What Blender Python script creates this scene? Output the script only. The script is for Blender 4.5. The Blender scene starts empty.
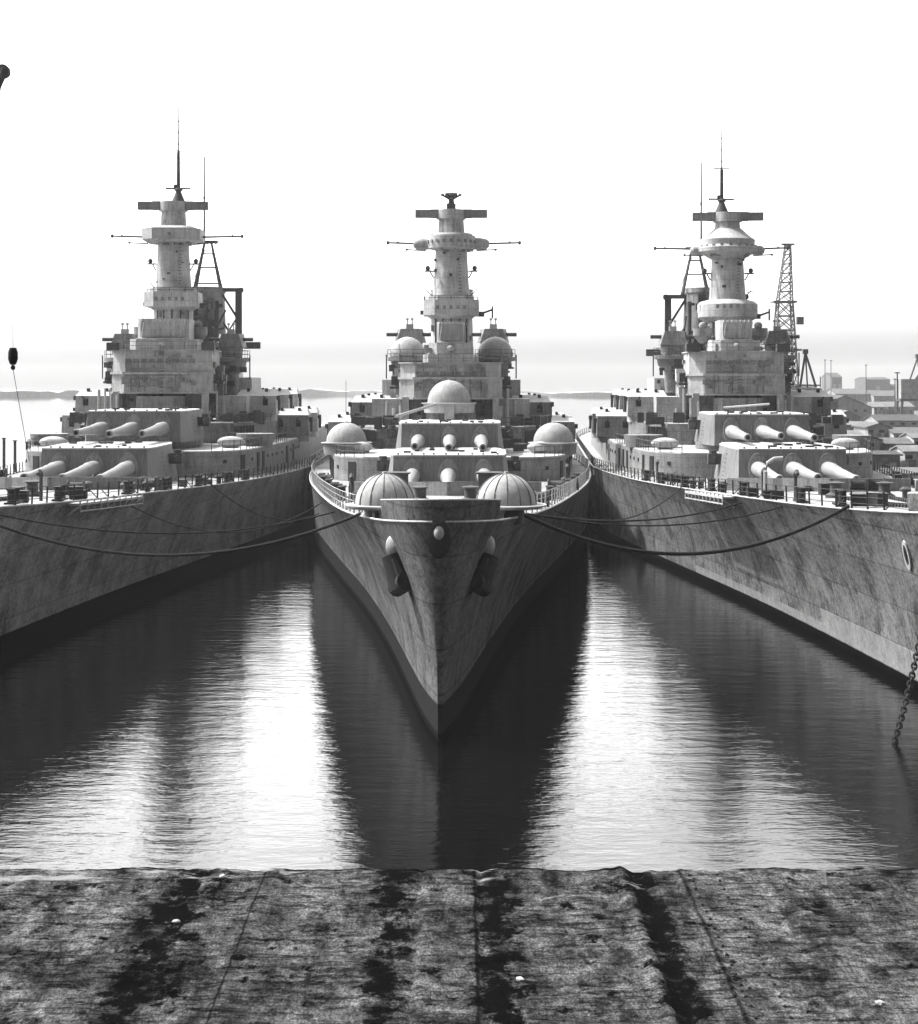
import bpy, bmesh, math, random
from mathutils import Vector, noise as mnoise
R = random.Random(7)
PI = math.pi
scn = bpy.context.scene
COL = scn.collection
F, HZ, CX, CAMZ = 1600.0, 382.0, 459.0, 17.6      # focal length in px, horizon row, centre column, camera height

def at(px, Y):            # X of a picture column at distance Y
    return (px - CX) * Y / F

# ------------------------------------------------------------------ materials
def new_mat(name):
    m = bpy.data.materials.new(name); m.use_nodes = True
    nt = m.node_tree; nt.nodes.clear()
    out = nt.nodes.new('ShaderNodeOutputMaterial'); b = nt.nodes.new('ShaderNodeBsdfPrincipled')
    nt.links.new(b.outputs[0], out.inputs[0])
    return m, nt, b

def N(nt, t, **kw):
    n = nt.nodes.new(t)
    for k, v in kw.items(): setattr(n, k, v)
    return n

def setin(n, d):
    for k, v in d.items():
        s = n.inputs[k]
        if hasattr(s, 'default_value'):
            s.default_value = v
    return n

def math_n(nt, op, a, b=None, clamp=False):
    n = N(nt, 'ShaderNodeMath', operation=op); n.use_clamp = clamp
    for i, x in enumerate((a, b)):
        if x is None: continue
        if isinstance(x, (int, float)): n.inputs[i].default_value = x
        else: nt.links.new(x, n.inputs[i])
    return n.outputs[0]

def ramp(nt, src, p0, p1, v0=0.0, v1=1.0):
    n = N(nt, 'ShaderNodeMapRange'); n.clamp = True
    nt.links.new(src, n.inputs[0])
    for i, v in zip((1, 2, 3, 4), (p0, p1, v0, v1)): n.inputs[i].default_value = v
    return n.outputs[0]

def noise_n(nt, vec, scale=(1, 1, 1), s=1.0, detail=4, rough=.6):
    mp = N(nt, 'ShaderNodeMapping'); mp.inputs['Scale'].default_value = scale
    nt.links.new(vec, mp.inputs[0])
    n = N(nt, 'ShaderNodeTexNoise'); nt.links.new(mp.outputs[0], n.inputs['Vector'])
    setin(n, {'Scale': s, 'Detail': detail, 'Roughness': rough})
    return n.outputs[0]

def grey(nt, val):
    c = N(nt, 'ShaderNodeCombineColor'); 
    for i in range(3): nt.links.new(val, c.inputs[i])
    return c.outputs[0]

def paint(name, base, var=.35, streak=.35, rough=.6, seams=0.0, plate=(3.0, 1.3), grime=.0):
    """weathered grey paint: mottling, vertical run-off streaks, faint plate seams"""
    m, nt, b = new_mat(name)
    co = N(nt, 'ShaderNodeTexCoord').outputs['Object']
    n1 = noise_n(nt, co, (1, 1, 1), .55, 5, .65)
    n2 = noise_n(nt, co, (1.6, 1.6, .09), 2.2, 5, .7)
    n3 = noise_n(nt, co, (1, 1, 1), 6.0, 4, .7)
    v = math_n(nt, 'ADD', math_n(nt, 'MULTIPLY', math_n(nt, 'SUBTRACT', n1, .5), var * 3.2),
               math_n(nt, 'MULTIPLY', math_n(nt, 'SUBTRACT', n2, .5), streak * 2.6))
    v = math_n(nt, 'ADD', v, math_n(nt, 'MULTIPLY', math_n(nt, 'SUBTRACT', n3, .5), var * 2.6))
    v = math_n(nt, 'MAXIMUM', math_n(nt, 'ADD', v, 1.0), .25)
    hgt = n3
    if seams:
        sep = N(nt, 'ShaderNodeSeparateXYZ'); nt.links.new(co, sep.inputs[0])
        cb = N(nt, 'ShaderNodeCombineXYZ')
        nt.links.new(math_n(nt, 'ADD', sep.outputs[1], math_n(nt, 'MULTIPLY', sep.outputs[0], .73)), cb.inputs[0])
        nt.links.new(sep.outputs[2], cb.inputs[1])
        br = N(nt, 'ShaderNodeTexBrick'); nt.links.new(cb.outputs[0], br.inputs[0])
        setin(br, {'Scale': 1.0, 'Mortar Size': .022, 'Brick Width': plate[0], 'Row Height': plate[1], 'Mortar Smooth': .3,
                   'Color1': (1, 1, 1, 1), 'Color2': (.86, .86, .86, 1), 'Mortar': (0, 0, 0, 1)})
        bw = N(nt, 'ShaderNodeRGBToBW'); nt.links.new(br.outputs[0], bw.inputs[0])
        v = math_n(nt, 'MULTIPLY', v, ramp(nt, bw.outputs[0], 0, 1, 1 - seams, 1))
    if grime:
        g = noise_n(nt, co, (1, 1, .35), .9, 6, .75)
        v = math_n(nt, 'MULTIPLY', v, ramp(nt, g, .56, .64, 1, 1 - grime))
    v = math_n(nt, 'MULTIPLY', v, base)
    nt.links.new(grey(nt, v), b.inputs['Base Color'])
    b.inputs['Roughness'].default_value = rough; b.inputs['Specular IOR Level'].default_value = .12
    bp = N(nt, 'ShaderNodeBump'); setin(bp, {'Strength': .35, 'Distance': .03})
    nt.links.new(hgt, bp.inputs['Height']); nt.links.new(bp.outputs[0], b.inputs['Normal'])
    return m

def hull_mat(name, base, boot, band=None, patch=.5):
    m, nt, b = new_mat(name)
    co = N(nt, 'ShaderNodeTexCoord').outputs['Object']
    sep = N(nt, 'ShaderNodeSeparateXYZ'); nt.links.new(co, sep.inputs[0])
    Z, Y = sep.outputs[2], sep.outputs[1]
    n1 = noise_n(nt, co, (1, 1, 1), .35, 6, .65)
    n2 = noise_n(nt, co, (.2, 1.7, .05), 1.6, 6, .8)
    n3 = noise_n(nt, co, (1, 1, 1), 4.5, 5, .75)
    v = math_n(nt, 'MULTIPLY', math_n(nt, 'SUBTRACT', n1, .5), 1.8)
    v = math_n(nt, 'ADD', v, math_n(nt, 'MULTIPLY', math_n(nt, 'SUBTRACT', n2, .5), .45))
    v = math_n(nt, 'ADD', v, math_n(nt, 'MULTIPLY', math_n(nt, 'SUBTRACT', n3, .5), 2.9))
    n4 = noise_n(nt, co, (1, 1, .75), 1.3, 6, .8)
    v = math_n(nt, 'ADD', v, math_n(nt, 'MULTIPLY', math_n(nt, 'SUBTRACT', n4, .5), 1.8))
    v = math_n(nt, 'ADD', v, 1.0)
    v = math_n(nt, 'MAXIMUM', v, .2)
    cb = N(nt, 'ShaderNodeCombineXYZ'); nt.links.new(Y, cb.inputs[0]); nt.links.new(Z, cb.inputs[1])
    br = N(nt, 'ShaderNodeTexBrick'); nt.links.new(cb.outputs[0], br.inputs[0])
    setin(br, {'Scale': 1.0, 'Mortar Size': .05, 'Brick Width': 7.3, 'Row Height': 2.35, 'Mortar Smooth': .2,
               'Color1': (1, 1, 1, 1), 'Color2': (.66, .66, .66, 1), 'Mortar': (.3, .3, .3, 1)})
    bw = N(nt, 'ShaderNodeRGBToBW'); nt.links.new(br.outputs[0], bw.inputs[0])
    v = math_n(nt, 'MULTIPLY', v, ramp(nt, bw.outputs[0], .3, 1, .6, 1))
    # dark scraped patches and run-off
    g = noise_n(nt, co, (.5, .5, .4), .6, 7, .75)
    v = math_n(nt, 'MULTIPLY', v, ramp(nt, g, .53, .60, 1, 1 - patch))
    # small chips
    ch = noise_n(nt, co, (1, 1, .7), 2.6, 3, .5)
    v = math_n(nt, 'MULTIPLY', v, ramp(nt, ch, .70, .72, 1, .35))
    v = math_n(nt, 'MULTIPLY', v, base)
    wob = math_n(nt, 'MULTIPLY', math_n(nt, 'SUBTRACT', noise_n(nt, co, (1, 1, 1), .8, 4), .5), .10)
    zz = math_n(nt, 'ADD', Z, wob)
    def mixv(a, bb, fac):
        return math_n(nt, 'ADD', math_n(nt, 'MULTIPLY', a, math_n(nt, 'SUBTRACT', 1.0, fac)), math_n(nt, 'MULTIPLY', bb, fac))
    if band:
        z0, z1, val, y0, step = band
        # light primer band that steps down along the hull
        top = math_n(nt, 'ADD', z1, math_n(nt, 'MULTIPLY', math_n(nt, 'LESS_THAN', Y, y0), step))
        f = math_n(nt, 'MULTIPLY', math_n(nt, 'LESS_THAN', zz, top), math_n(nt, 'LESS_THAN', Y, y0 + 34))
        bv = math_n(nt, 'MULTIPLY', math_n(nt, 'ADD', ramp(nt, n4, .35, .65, .1, .6), math_n(nt, 'MULTIPLY', n3, 1.1)), val)
        v = mixv(v, bv, f)
    f = ramp(nt, zz, boot - .04, boot + .04, 1, 0)
    bt = math_n(nt, 'MULTIPLY', math_n(nt, 'ADD', .3, n3), .004 + .022 * (name == 'hull paint centre'))
    v = mixv(v, bt, f)
    # slimy waterline strip
    v = math_n(nt, 'MULTIPLY', v, ramp(nt, zz, .25, .5, .35, 1))
    v = math_n(nt, 'MAXIMUM', v, .001)
    nt.links.new(grey(nt, v), b.inputs['Base Color'])
    b.inputs['Roughness'].default_value = .6; b.inputs['Specular IOR Level'].default_value = .0
    bp = N(nt, 'ShaderNodeBump'); setin(bp, {'Strength': .5, 'Distance': .05})
    hh = math_n(nt, 'ADD', math_n(nt, 'MULTIPLY', bw.outputs[0], .6), math_n(nt, 'MULTIPLY', n1, 1.4))
    nt.links.new(hh, bp.inputs['Height']); nt.links.new(bp.outputs[0], b.inputs['Normal'])
    return m

M = {}
M['hull_c'] = hull_mat('hull paint centre', .108, 1.9, None, .35)
M['hull_l'] = hull_mat('hull paint left', .25, 1.35, None, .35)
M['hull_r'] = hull_mat('hull paint right', .13, .7, (0, 1.35, .19, 25.0, 1.0), .5)
M['super'] = paint('superstructure grey', .36, .35, .45, .6, .35, (2.4, 1.25), .25)
M['superd'] = paint('darker superstructure grey', .19, .45, .5, .6, .4, (1.9, 1.0), .35)
M['gunhouse'] = paint('gunhouse grey', .145, .25, .6, .55, .12, (4.0, 3.2), .1)
M['roof'] = paint('roof grey with painted sunlight', .36, .3, .0, .7, .12, (2.6, 1.8), .15)  # same grey as the walls, lightened to paint in sunlight on level tops
M['barrel'] = paint('gun barrel grey', .21, .3, .15, .5)
M['dome'] = paint('igloo cover cocooning', .27, .16, .5, .6, 0)
M['domer'] = paint('cover seam', .09, .4, .2, .6)
M['light'] = paint('light trim paint', .30, .3, .2, .6)
M['dark'] = paint('dark fittings', .022, .5, .2, .6)
M['mid'] = paint('mid grey fittings', .055, .5, .3, .6)
M['void'] = paint('dark openings', .012, .3, 0, .8)
M['rope'] = paint('tarred rope', .022, .4, 0, .9)

def deck_mat():
    m, nt, b = new_mat('scrubbed plank deck')
    co = N(nt, 'ShaderNodeTexCoord').outputs['Object']
    br = N(nt, 'ShaderNodeTexBrick')
    mp = N(nt, 'ShaderNodeMapping'); mp.inputs['Rotation'].default_value = (0, 0, PI / 2); nt.links.new(co, mp.inputs[0])
    nt.links.new(mp.outputs[0], br.inputs[0])
    setin(br, {'Scale': 1.0, 'Mortar Size': .012, 'Brick Width': 5.0, 'Row Height': .22,
               'Color1': (1, 1, 1, 1), 'Color2': (.82, .82, .82, 1), 'Mortar': (.3, .3, .3, 1)})
    bw = N(nt, 'ShaderNodeRGBToBW'); nt.links.new(br.outputs[0], bw.inputs[0])
    n1 = noise_n(nt, co, (1, 1, 1), .35, 6, .7); n2 = noise_n(nt, co, (1, 1, 1), 1.9, 5, .75)
    v = math_n(nt, 'MULTIPLY', bw.outputs[0], ramp(nt, n1, .3, .7, .6, 1.15))
    v = math_n(nt, 'MULTIPLY', v, ramp(nt, n2, .56, .66, 1, .5))
    v = math_n(nt, 'MULTIPLY', v, .32)
    nt.links.new(grey(nt, v), b.inputs['Base Color']); b.inputs['Roughness'].default_value = .8; b.inputs['Specular IOR Level'].default_value = .1
    return m
M['deck'] = deck_mat()

def water_mat():
    m, nt, b = new_mat('harbour water')
    co = N(nt, 'ShaderNodeTexCoord').outputs['Object']
    a = noise_n(nt, co, (.6, 1.5, 1), .6, 3, .6)      # ripples, crests across the view
    c = noise_n(nt, co, (.6, 1.4, 1), 3.4, 3, .6)
    d = noise_n(nt, co, (.5, 1.0, 1), .12, 3, .5)
    gust = ramp(nt, noise_n(nt, co, (1, .6, 1), .035, 3), .35, .65, .55, 1.15)
    h = math_n(nt, 'ADD', math_n(nt, 'MULTIPLY', a, 1.0), math_n(nt, 'MULTIPLY', c, .24))
    h = math_n(nt, 'MULTIPLY', h, gust)
    h = math_n(nt, 'ADD', h, math_n(nt, 'MULTIPLY', d, 1.2))
    sp = N(nt, 'ShaderNodeSeparateXYZ'); nt.links.new(co, sp.inputs[0])
    h = math_n(nt, 'MULTIPLY', h, ramp(nt, sp.outputs[1], 130, 300, 1, .12))
    bp = N(nt, 'ShaderNodeBump'); setin(bp, {'Strength': 1.0, 'Distance': .055})
    nt.links.new(h, bp.inputs['Height']); nt.links.new(bp.outputs[0], b.inputs['Normal'])
    setin(b, {'Base Color': (.0015, .0015, .0015, 1), 'Roughness': .03, 'IOR': 1.48})
    return m
M['water'] = water_mat()

def quay_mat():
    m, nt, b = new_mat('stained quay surface')
    co = N(nt, 'ShaderNodeTexCoord').outputs['Object']
    sep = N(nt, 'ShaderNodeSeparateXYZ'); nt.links.new(co, sep.inputs[0])
    X, Y = sep.outputs[0], sep.outputs[1]
    n1 = noise_n(nt, co, (1, .55, 1), 1.1, 8, .72)
    n2 = noise_n(nt, co, (.8, .6, 1), 3.4, 8, .8)
    n3 = noise_n(nt, co, (1, .5, 1), 17.0, 3, .8)
    n5 = noise_n(nt, co, (.22, 1.6, 1), 3.2, 6, .75)
    v = math_n(nt, 'MULTIPLY', ramp(nt, n1, .36, .66, .35, 1.6), ramp(nt, n2, .38, .62, .35, 1.65))
    v = math_n(nt, 'MULTIPLY', v, ramp(nt, n3, .38, .62, .45, 1.55))
    v = math_n(nt, 'MULTIPLY', v, ramp(nt, n5, .50, .59, 1, .3))
    # strips that run away from the viewer, each weathered differently
    st = noise_n(nt, co, (1, .02, 1), .55, 3, .6)
    v = math_n(nt, 'MULTIPLY', v, ramp(nt, st, .35, .65, .7, 1.25))
    # soaked tar/oil streaks, strongest along a few lines
    def line(x, w):
        return ramp(nt, math_n(nt, 'ABSOLUTE', math_n(nt, 'SUBTRACT', X, x)), 0, w, 1, 0)
    L = math_n(nt, 'MAXIMUM', math_n(nt, 'MAXIMUM', line(.95, .9), line(5.0, .55)), math_n(nt, 'MAXIMUM', line(-7.2, 1.1), line(-1.7, .8)))
    s1 = noise_n(nt, co, (1, .8, 1), 1.35, 7, .75)
    thr = math_n(nt, 'ADD', s1, math_n(nt, 'MULTIPLY', L, .17))
    blot = ramp(nt, thr, .545, .62, 0, 1)
    s2 = ramp(nt, noise_n(nt, co, (.45, 1.8, 1), 1.9, 6, .7), .56, .63, 0, 1)
    blot = math_n(nt, 'MAXIMUM', blot, math_n(nt, 'MULTIPLY', s2, .8))
    wet = ramp(nt, math_n(nt, 'ADD', noise_n(nt, co, (1.2, .35, 1), .9, 6, .75), math_n(nt, 'MULTIPLY', L, .14)), .50, .62, 1, .38)
    v = math_n(nt, 'MULTIPLY', v, wet)
    wx = math_n(nt, 'ADD', X, math_n(nt, 'MULTIPLY', math_n(nt, 'SUBTRACT', noise_n(nt, co, (0, .6, 0), 1.0, 3), .5), .12))
    for sx_, sw in ((-5.35, .02), (.42, .03), (4.72, .05), (6.12, .035)):
        dd = math_n(nt, 'ABSOLUTE', math_n(nt, 'SUBTRACT', wx, sx_))
        v = math_n(nt, 'MULTIPLY', v, ramp(nt, dd, sw * .4, sw * 2.4, .25, 1))
    v = math_n(nt, 'MULTIPLY', v, .082)
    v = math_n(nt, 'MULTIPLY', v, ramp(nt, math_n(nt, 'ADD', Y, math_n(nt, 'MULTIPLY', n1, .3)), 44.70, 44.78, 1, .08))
    v = math_n(nt, 'ADD', math_n(nt, 'MULTIPLY', v, math_n(nt, 'SUBTRACT', 1.0, blot)), math_n(nt, 'MULTIPLY', blot, .003))
    # pale droppings and dried salt, more of it near the edge
    edge = ramp(nt, Y, 40.5, 44.6, 0, .13)
    w = math_n(nt, 'ADD', noise_n(nt, co, (.5, 1.3, 1), .9, 6, .7), edge)
    lf = ramp(nt, X, -12, -5, .05, 0)
    wt = ramp(nt, math_n(nt, 'ADD', w, lf), .70, .79, 0, 1)
    v = math_n(nt, 'ADD', math_n(nt, 'MULTIPLY', v, math_n(nt, 'SUBTRACT', 1.0, wt)), math_n(nt, 'MULTIPLY', wt, .22))
    v = math_n(nt, 'MAXIMUM', v, .002)
    nt.links.new(grey(nt, v), b.inputs['Base Color'])
    nt.links.new(ramp(nt, blot, 0, 1, .9, .5), b.inputs['Roughness']); b.inputs['Specular IOR Level'].default_value = .0
    bp = N(nt, 'ShaderNodeBump'); setin(bp, {'Strength': 1.0, 'Distance': .12})
    hh = math_n(nt, 'ADD', n2, math_n(nt, 'MULTIPLY', n3, .35))
    nt.links.new(hh, bp.inputs['Height']); nt.links.new(bp.outputs[0], b.inputs['Normal'])
    return m
M['quay'] = quay_mat()
M['land'] = paint('cinder yard ground', .09, .7, 0, .9)
M['shore'] = paint('wooded far shore with painted haze', .40, .5, 0, .9)  # haze painted into the colour, much paler than the woods themselves
for nm, v in (('wall_dark', .10), ('wall_mid', .22), ('wall_pale', .30), ('roof_dark', .055), ('roof_mid', .09), ('roof_pale', .13)):
    M[nm] = paint('shed ' + nm.replace('_', ' '), v, .5, .5, .8, .3, (1.6, 3.0))
M['steel'] = paint('crane steel', .06, .3, .2, .6)
M['steel2'] = paint('weathered crane steel', .13, .3, .2, .6)

# ------------------------------------------------------------------ mesh builder
class MB:
    def __init__(s): s.v = []; s.f = []; s.sm = []; s.cuts = []
    def add(s, vs, fs, smooth=False):
        o = len(s.v); s.v += [tuple(v) for v in vs]; s.cuts.append((o, len(s.f)))
        s.f += [tuple(i + o for i in f) for f in fs]; s.sm += [smooth] * len(fs); return s
    def box(s, cx, cy, cz, sx, sy, sz, rz=0.0, taper=1.0, tx=None):
        c, n = math.cos(rz), math.sin(rz); vs = []
        tx = taper if tx is None else tx
        for k, z in enumerate((-.5, .5)):
            fy = taper if k else 1.0; fx = tx if k else 1.0
            for x, y in ((-.5, -.5), (.5, -.5), (.5, .5), (-.5, .5)):
                X, Y = x * sx * fx, y * sy * fy
                vs.append((cx + X * c - Y * n, cy + X * n + Y * c, cz + z * sz))
        return s.add(vs, [(3, 2, 1, 0), (4, 5, 6, 7), (0, 1, 5, 4), (1, 2, 6, 5), (2, 3, 7, 6), (3, 0, 4, 7)])
    def prism(s, poly, z0, z1, top=None, smooth=False):
        n = len(poly); top = top or poly
        a = [(p[0], p[1], z0) for p in poly]; b = [(p[0], p[1], z1 if len(p) < 3 else p[2]) for p in top]
        s.add(a + b, [tuple(range(n - 1, -1, -1)), tuple(range(n, 2 * n))])
        o = len(s.v) - 2 * n
        for i in range(n):
            j = (i + 1) % n
            s.f.append((o + i, o + j, o + n + j, o + n + i)); s.sm.append(smooth)
        return s
    def lathe(s, prof, cx=0, cy=0, n=24, sx=1.0, sy=1.0, cap=True, a0=0.0):
        vs = []
        for r, z in prof:
            for k in range(n):
                a = 2 * PI * k / n + a0
                vs.append((cx + r * sx * math.cos(a), cy + r * sy * math.sin(a), z))
        fs = []
        for i in range(len(prof) - 1):
            for k in range(n):
                j = (k + 1) % n
                fs.append((i * n + k, i * n + j, (i + 1) * n + j, (i + 1) * n + k))
        if cap:
            fs.append(tuple(range(n - 1, -1, -1))); m = (len(prof) - 1) * n; fs.append(tuple(range(m, m + n)))
        return s.add(vs, fs, True)
    def rod(s, p0, p1, r0, r1=None, n=8, prof=None):
        p0, p1 = Vector(p0), Vector(p1); d = p1 - p0; L = d.length
        if L < 1e-6: return s
        d.normalize(); up = Vector((0, 0, 1)) if abs(d.z) < .95 else Vector((1, 0, 0))
        a = d.cross(up).normalized(); b = a.cross(d)
        prof = prof or [(0, r0), (1, r0 if r1 is None else r1)]
        vs = []
        for t, r in prof:
            q = p0 + d * (L * t)
            for k in range(n):
                w = 2 * PI * k / n
                vs.append(q + a * (r * math.cos(w)) + b * (r * math.sin(w)))
        fs = []
        for i in range(len(prof) - 1):
            for k in range(n):
                j = (k + 1) % n
                fs.append((i * n + j, i * n + k, (i + 1) * n + k, (i + 1) * n + j))
        fs.append(tuple(range(n))); m = (len(prof) - 1) * n; fs.append(tuple(range(m + n - 1, m - 1, -1)))
        return s.add(vs, fs, n > 5)
    def path(s, pts, r, n=6):
        for p, q in zip(pts, pts[1:]): s.rod(p, q, r, n=n)
        return s
    def tube(s, pts, r, n=8):           # one continuous tube
        pts = [Vector(p) for p in pts]; vs = []
        for i, p in enumerate(pts):
            d = (pts[min(i + 1, len(pts) - 1)] - pts[max(i - 1, 0)]).normalized()
            up = Vector((0, 0, 1)) if abs(d.z) < .9 else Vector((1, 0, 0))
            a = d.cross(up).normalized(); b = a.cross(d)
            rr = r(i) if callable(r) else r
            for k in range(n):
                w = 2 * PI * k / n; vs.append(p + a * (rr * math.cos(w)) + b * (rr * math.sin(w)))
        fs = []
        for i in range(len(pts) - 1):
            for k in range(n):
                j = (k + 1) % n; fs.append((i * n + j, i * n + k, (i + 1) * n + k, (i + 1) * n + j))
        fs.append(tuple(range(n))); m = (len(pts) - 1) * n; fs.append(tuple(range(m + n - 1, m - 1, -1)))
        return s.add(vs, fs, True)
    def dome(s, cx, cy, cz, r, h, n=32, m=10, a0=0.0):
        prof = [(r * math.cos(PI / 2 * i / m), cz + h * math.sin(PI / 2 * i / m)) for i in range(m)] + [(.03, cz + h)]
        return s.lathe(prof, cx, cy, n, a0=a0)
    def ellipsoid(s, c, rx, ry, rz, n=14, m=8):
        prof = [(max(math.sin(PI * i / m), .02), -math.cos(PI * i / m)) for i in range(m + 1)]
        o = len(s.v); s.lathe(prof, 0, 0, n)
        for i in range(o, len(s.v)):
            x, y, z = s.v[i]; s.v[i] = (c[0] + x * rx, c[1] + y * ry, c[2] + z * rz)
        return s
    def pieces(s, name, mat, parent=None):
        cs = s.cuts + [(len(s.v), len(s.f))]
        for (a, fa), (b, fb) in zip(cs, cs[1:]):
            q = MB(); q.v = s.v[a:b]; q.f = [tuple(i - a for i in f) for f in s.f[fa:fb]]; q.sm = s.sm[fa:fb]
            q.build(name, mat, parent)
    def build(s, name, mat, parent=None, angle=35, rough=0.0):
        me = bpy.data.meshes.new(name); me.from_pydata(s.v, [], s.f)
        me.materials.append(M[mat] if isinstance(mat, str) else mat)
        me.polygons.foreach_set('use_smooth', s.sm)
        if any(s.sm): me.set_sharp_from_angle(angle=math.radians(angle))
        me.update(); me.validate()
        o = bpy.data.objects.new(name, me); COL.objects.link(o)
        if parent is not None: o.parent = parent
        return o

def empty(name, loc=(0, 0, 0), rz=0.0, parent=None):
    o = bpy.data.objects.new(name, None); COL.objects.link(o); o.location = loc; o.rotation_euler = (0, 0, rz)
    o.empty_display_size = .5
    if parent is not None: o.parent = parent
    return o
def tag(o, label=None, cat=None, group=None, kind=None):
    if label: o['label'] = label
    if cat: o['category'] = cat
    if group: o['group'] = group
    if kind: o['kind'] = kind
    return o

def curve_tab(T):
    xs = [a for a, _ in T]; ys = [b for _, b in T]; n = len(xs)
    ms = []
    dl = [(ys[i + 1] - ys[i]) / (xs[i + 1] - xs[i]) for i in range(n - 1)]
    for i in range(n):
        if i == 0: ms.append(dl[0])
        elif i == n - 1: ms.append(dl[-1])
        elif dl[i - 1] * dl[i] <= 0: ms.append(0.0)
        else: ms.append(2 * dl[i - 1] * dl[i] / (dl[i - 1] + dl[i]))
    def f(x):
        if x <= xs[0]: return ys[0]
        if x >= xs[-1]: return ys[-1]
        i = 0
        while xs[i + 1] < x: i += 1
        h = xs[i + 1] - xs[i]; t = (x - xs[i]) / h
        return ((2 * t**3 - 3 * t**2 + 1) * ys[i] + (t**3 - 2 * t**2 + t) * h * ms[i]
                + (-2 * t**3 + 3 * t**2) * ys[i + 1] + (t**3 - t**2) * h * ms[i + 1])
    return f

# ------------------------------------------------------------------ hull form
WL = curve_tab([(0, .10), (4.4, .85), (12, 1.8), (21.6, 2.95), (40, 5.5), (63, 9.4), (85, 13.1), (95, 14.6), (112, 16.1), (125, 16.4), (200, 16.4), (235, 12), (258, 5), (264, .3)])
DK = curve_tab([(0, .30), (.15, .72), (.4, 1.08), (.8, 1.42), (1.4, 1.78), (2.5, 2.15), (5, 2.8), (8, 3.45), (12, 4.3), (18, 5.6), (28, 7.3), (40, 9.0), (60, 11.5), (81, 13.9), (100, 15.6), (113, 16.35), (125, 16.4), (200, 16.4), (235, 13.5), (258, 8), (264, 3)])
DZ = curve_tab([(0, 11.1), (8, 10.45), (17, 9.95), (39, 9.1), (60, 8.35), (81, 7.8), (110, 7.4), (200, 7.3), (264, 7.8)])

def hull_pt(d, t, side=1, ztop=None):
    """d: distance aft of the stem, t: 0 waterline .. 1 deck edge; >1 bulwark"""
    zd = DZ(d); z = t * zd
    so = -4.2 * max(0.0, z / 11.1) ** 1.2 * max(0.0, 1 - d / 60) ** 1.5
    tt = max(0.0, t)
    hb = WL(d) + (DK(d) - WL(d)) * min(tt, 1.25) ** 1.9
    if t < 0: hb = max(.05, hb * (1 + t * .1))
    return Vector((side * hb, d + so, z))

DS = [0, .15, .4, .8, 1.4, 2.2, 3.2, 4.5, 6, 8] + [8 + 2 * i for i in range(1, 54)] + [114 + 6 * i for i in range(1, 25)] + [261, 264]
TS = [-.4, -.15, 0, .06, .12, .2, .28, .36, .45, .54, .63, .72, .8, .87, .94, 1.0]

def build_hull(ship, mat, bulwark=True):
    mb = MB()
    for side in (-1, 1):
        vs = [hull_pt(d, t, side) for d in DS for t in TS]; nt_ = len(TS); fs = []
        for i in range(len(DS) - 1):
            for j in range(nt_ - 1):
                q = (i * nt_ + j, (i + 1) * nt_ + j, (i + 1) * nt_ + j + 1, i * nt_ + j + 1)
                fs.append(q if side > 0 else q[::-1])
        mb.add(vs, fs, True)
    # stem bar closing the two sides
    st = [hull_pt(0, t, -1) for t in TS] + [hull_pt(0, t, 1) for t in TS]; n = len(TS)
    mb.add(st, [(j, n + j, n + j + 1, j + 1) for j in range(n - 1)], True)
    hull = mb.build('hull', mat, ship, 40)
    bm = bmesh.new(); bm.from_mesh(hull.data); bmesh.ops.remove_doubles(bm, verts=bm.verts, dist=.002)
    bmesh.ops.recalc_face_normals(bm, faces=bm.faces); bm.to_mesh(hull.data); bm.free(); hull.data.set_sharp_from_angle(angle=math.radians(55))
    # deck
    mb = MB(); ds = [.15] + DS[3:]
    vs = []
    for d in ds:
        p = hull_pt(d, 1.0); w = max(p.x - .06, .05)
        cam = .012 * w
        vs += [(-w, p.y, p.z - .05), (-w * .5, p.y, p.z - .05 + cam * .7), (0, p.y, p.z - .05 + cam), (w * .5, p.y, p.z - .05 + cam * .7), (w, p.y, p.z - .05)]
    fs = [(i * 5 + k, i * 5 + k + 1, (i + 1) * 5 + k + 1, (i + 1) * 5 + k) for i in range(len(ds) - 1) for k in range(4)]
    mb.add(vs, fs, True).build('deck', 'deck', ship)
    # rounded pale waterway along the deck edge
    for side in (-1, 1):
        mb = MB(); mb.tube([hull_pt(d, 1.0, side) + Vector((0, 0, .02)) for d in DS[0:]], .055, 6)
        mb.build('deck_edge_trim', 'super', ship)
    # bulwark at the bow
    if bulwark:
        mb = MB(); BT = [0, .15, .4, .8, 1.4, 2.2, 3.2, 4.5, 5.6]
        def ht(d): return 1.02
        for side in (-1, 1):
            a = [hull_pt(d, 1.0, side) for d in BT]
            o = [p + Vector((side * .10, -.16 if i < 3 else -.05, ht(0))) for i, p in enumerate(a)]
            ii = [p + Vector((-side * .14 if i else 0, .1, 0)) for i, p in enumerate(o)]
            ia = [p + Vector((-side * .14 if i else 0, .1, 0)) for i, p in enumerate(a)]
            vs = a + o + ii + ia; n = len(BT); fs = []
            for i in range(n - 1):
                for L in range(3):
                    fs.append((L * n + i, L * n + i + 1, (L + 1) * n + i + 1, (L + 1) * n + i))
            fs.append((n - 1, 2 * n - 1, 3 * n - 1, 4 * n - 1))
            mb.add(vs, fs, True)
        a = [hull_pt(0, 1.0, -1), hull_pt(0, 1.0, 1)]
        o = [p + Vector((s * .10, -.16, ht(0))) for p, s in zip(a, (-1, 1))]
        mb.add([a[0], a[1], o[1], o[0]], [(0, 1, 2, 3)], True)
        bw = mb.build('bow_bulwark', mat, ship, 40)
        mb = MB()
        pts = [hull_pt(d, 1.0, -1) + Vector((-.05, -.08, ht(0) + .03)) for d in reversed(BT)] + [hull_pt(d, 1.0, 1) + Vector((.05, -.08, ht(0) + .03)) for d in BT]
        mb.tube(pts, .045, 6); mb.build('bulwark_rail', 'super', bw)
    return hull

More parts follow.
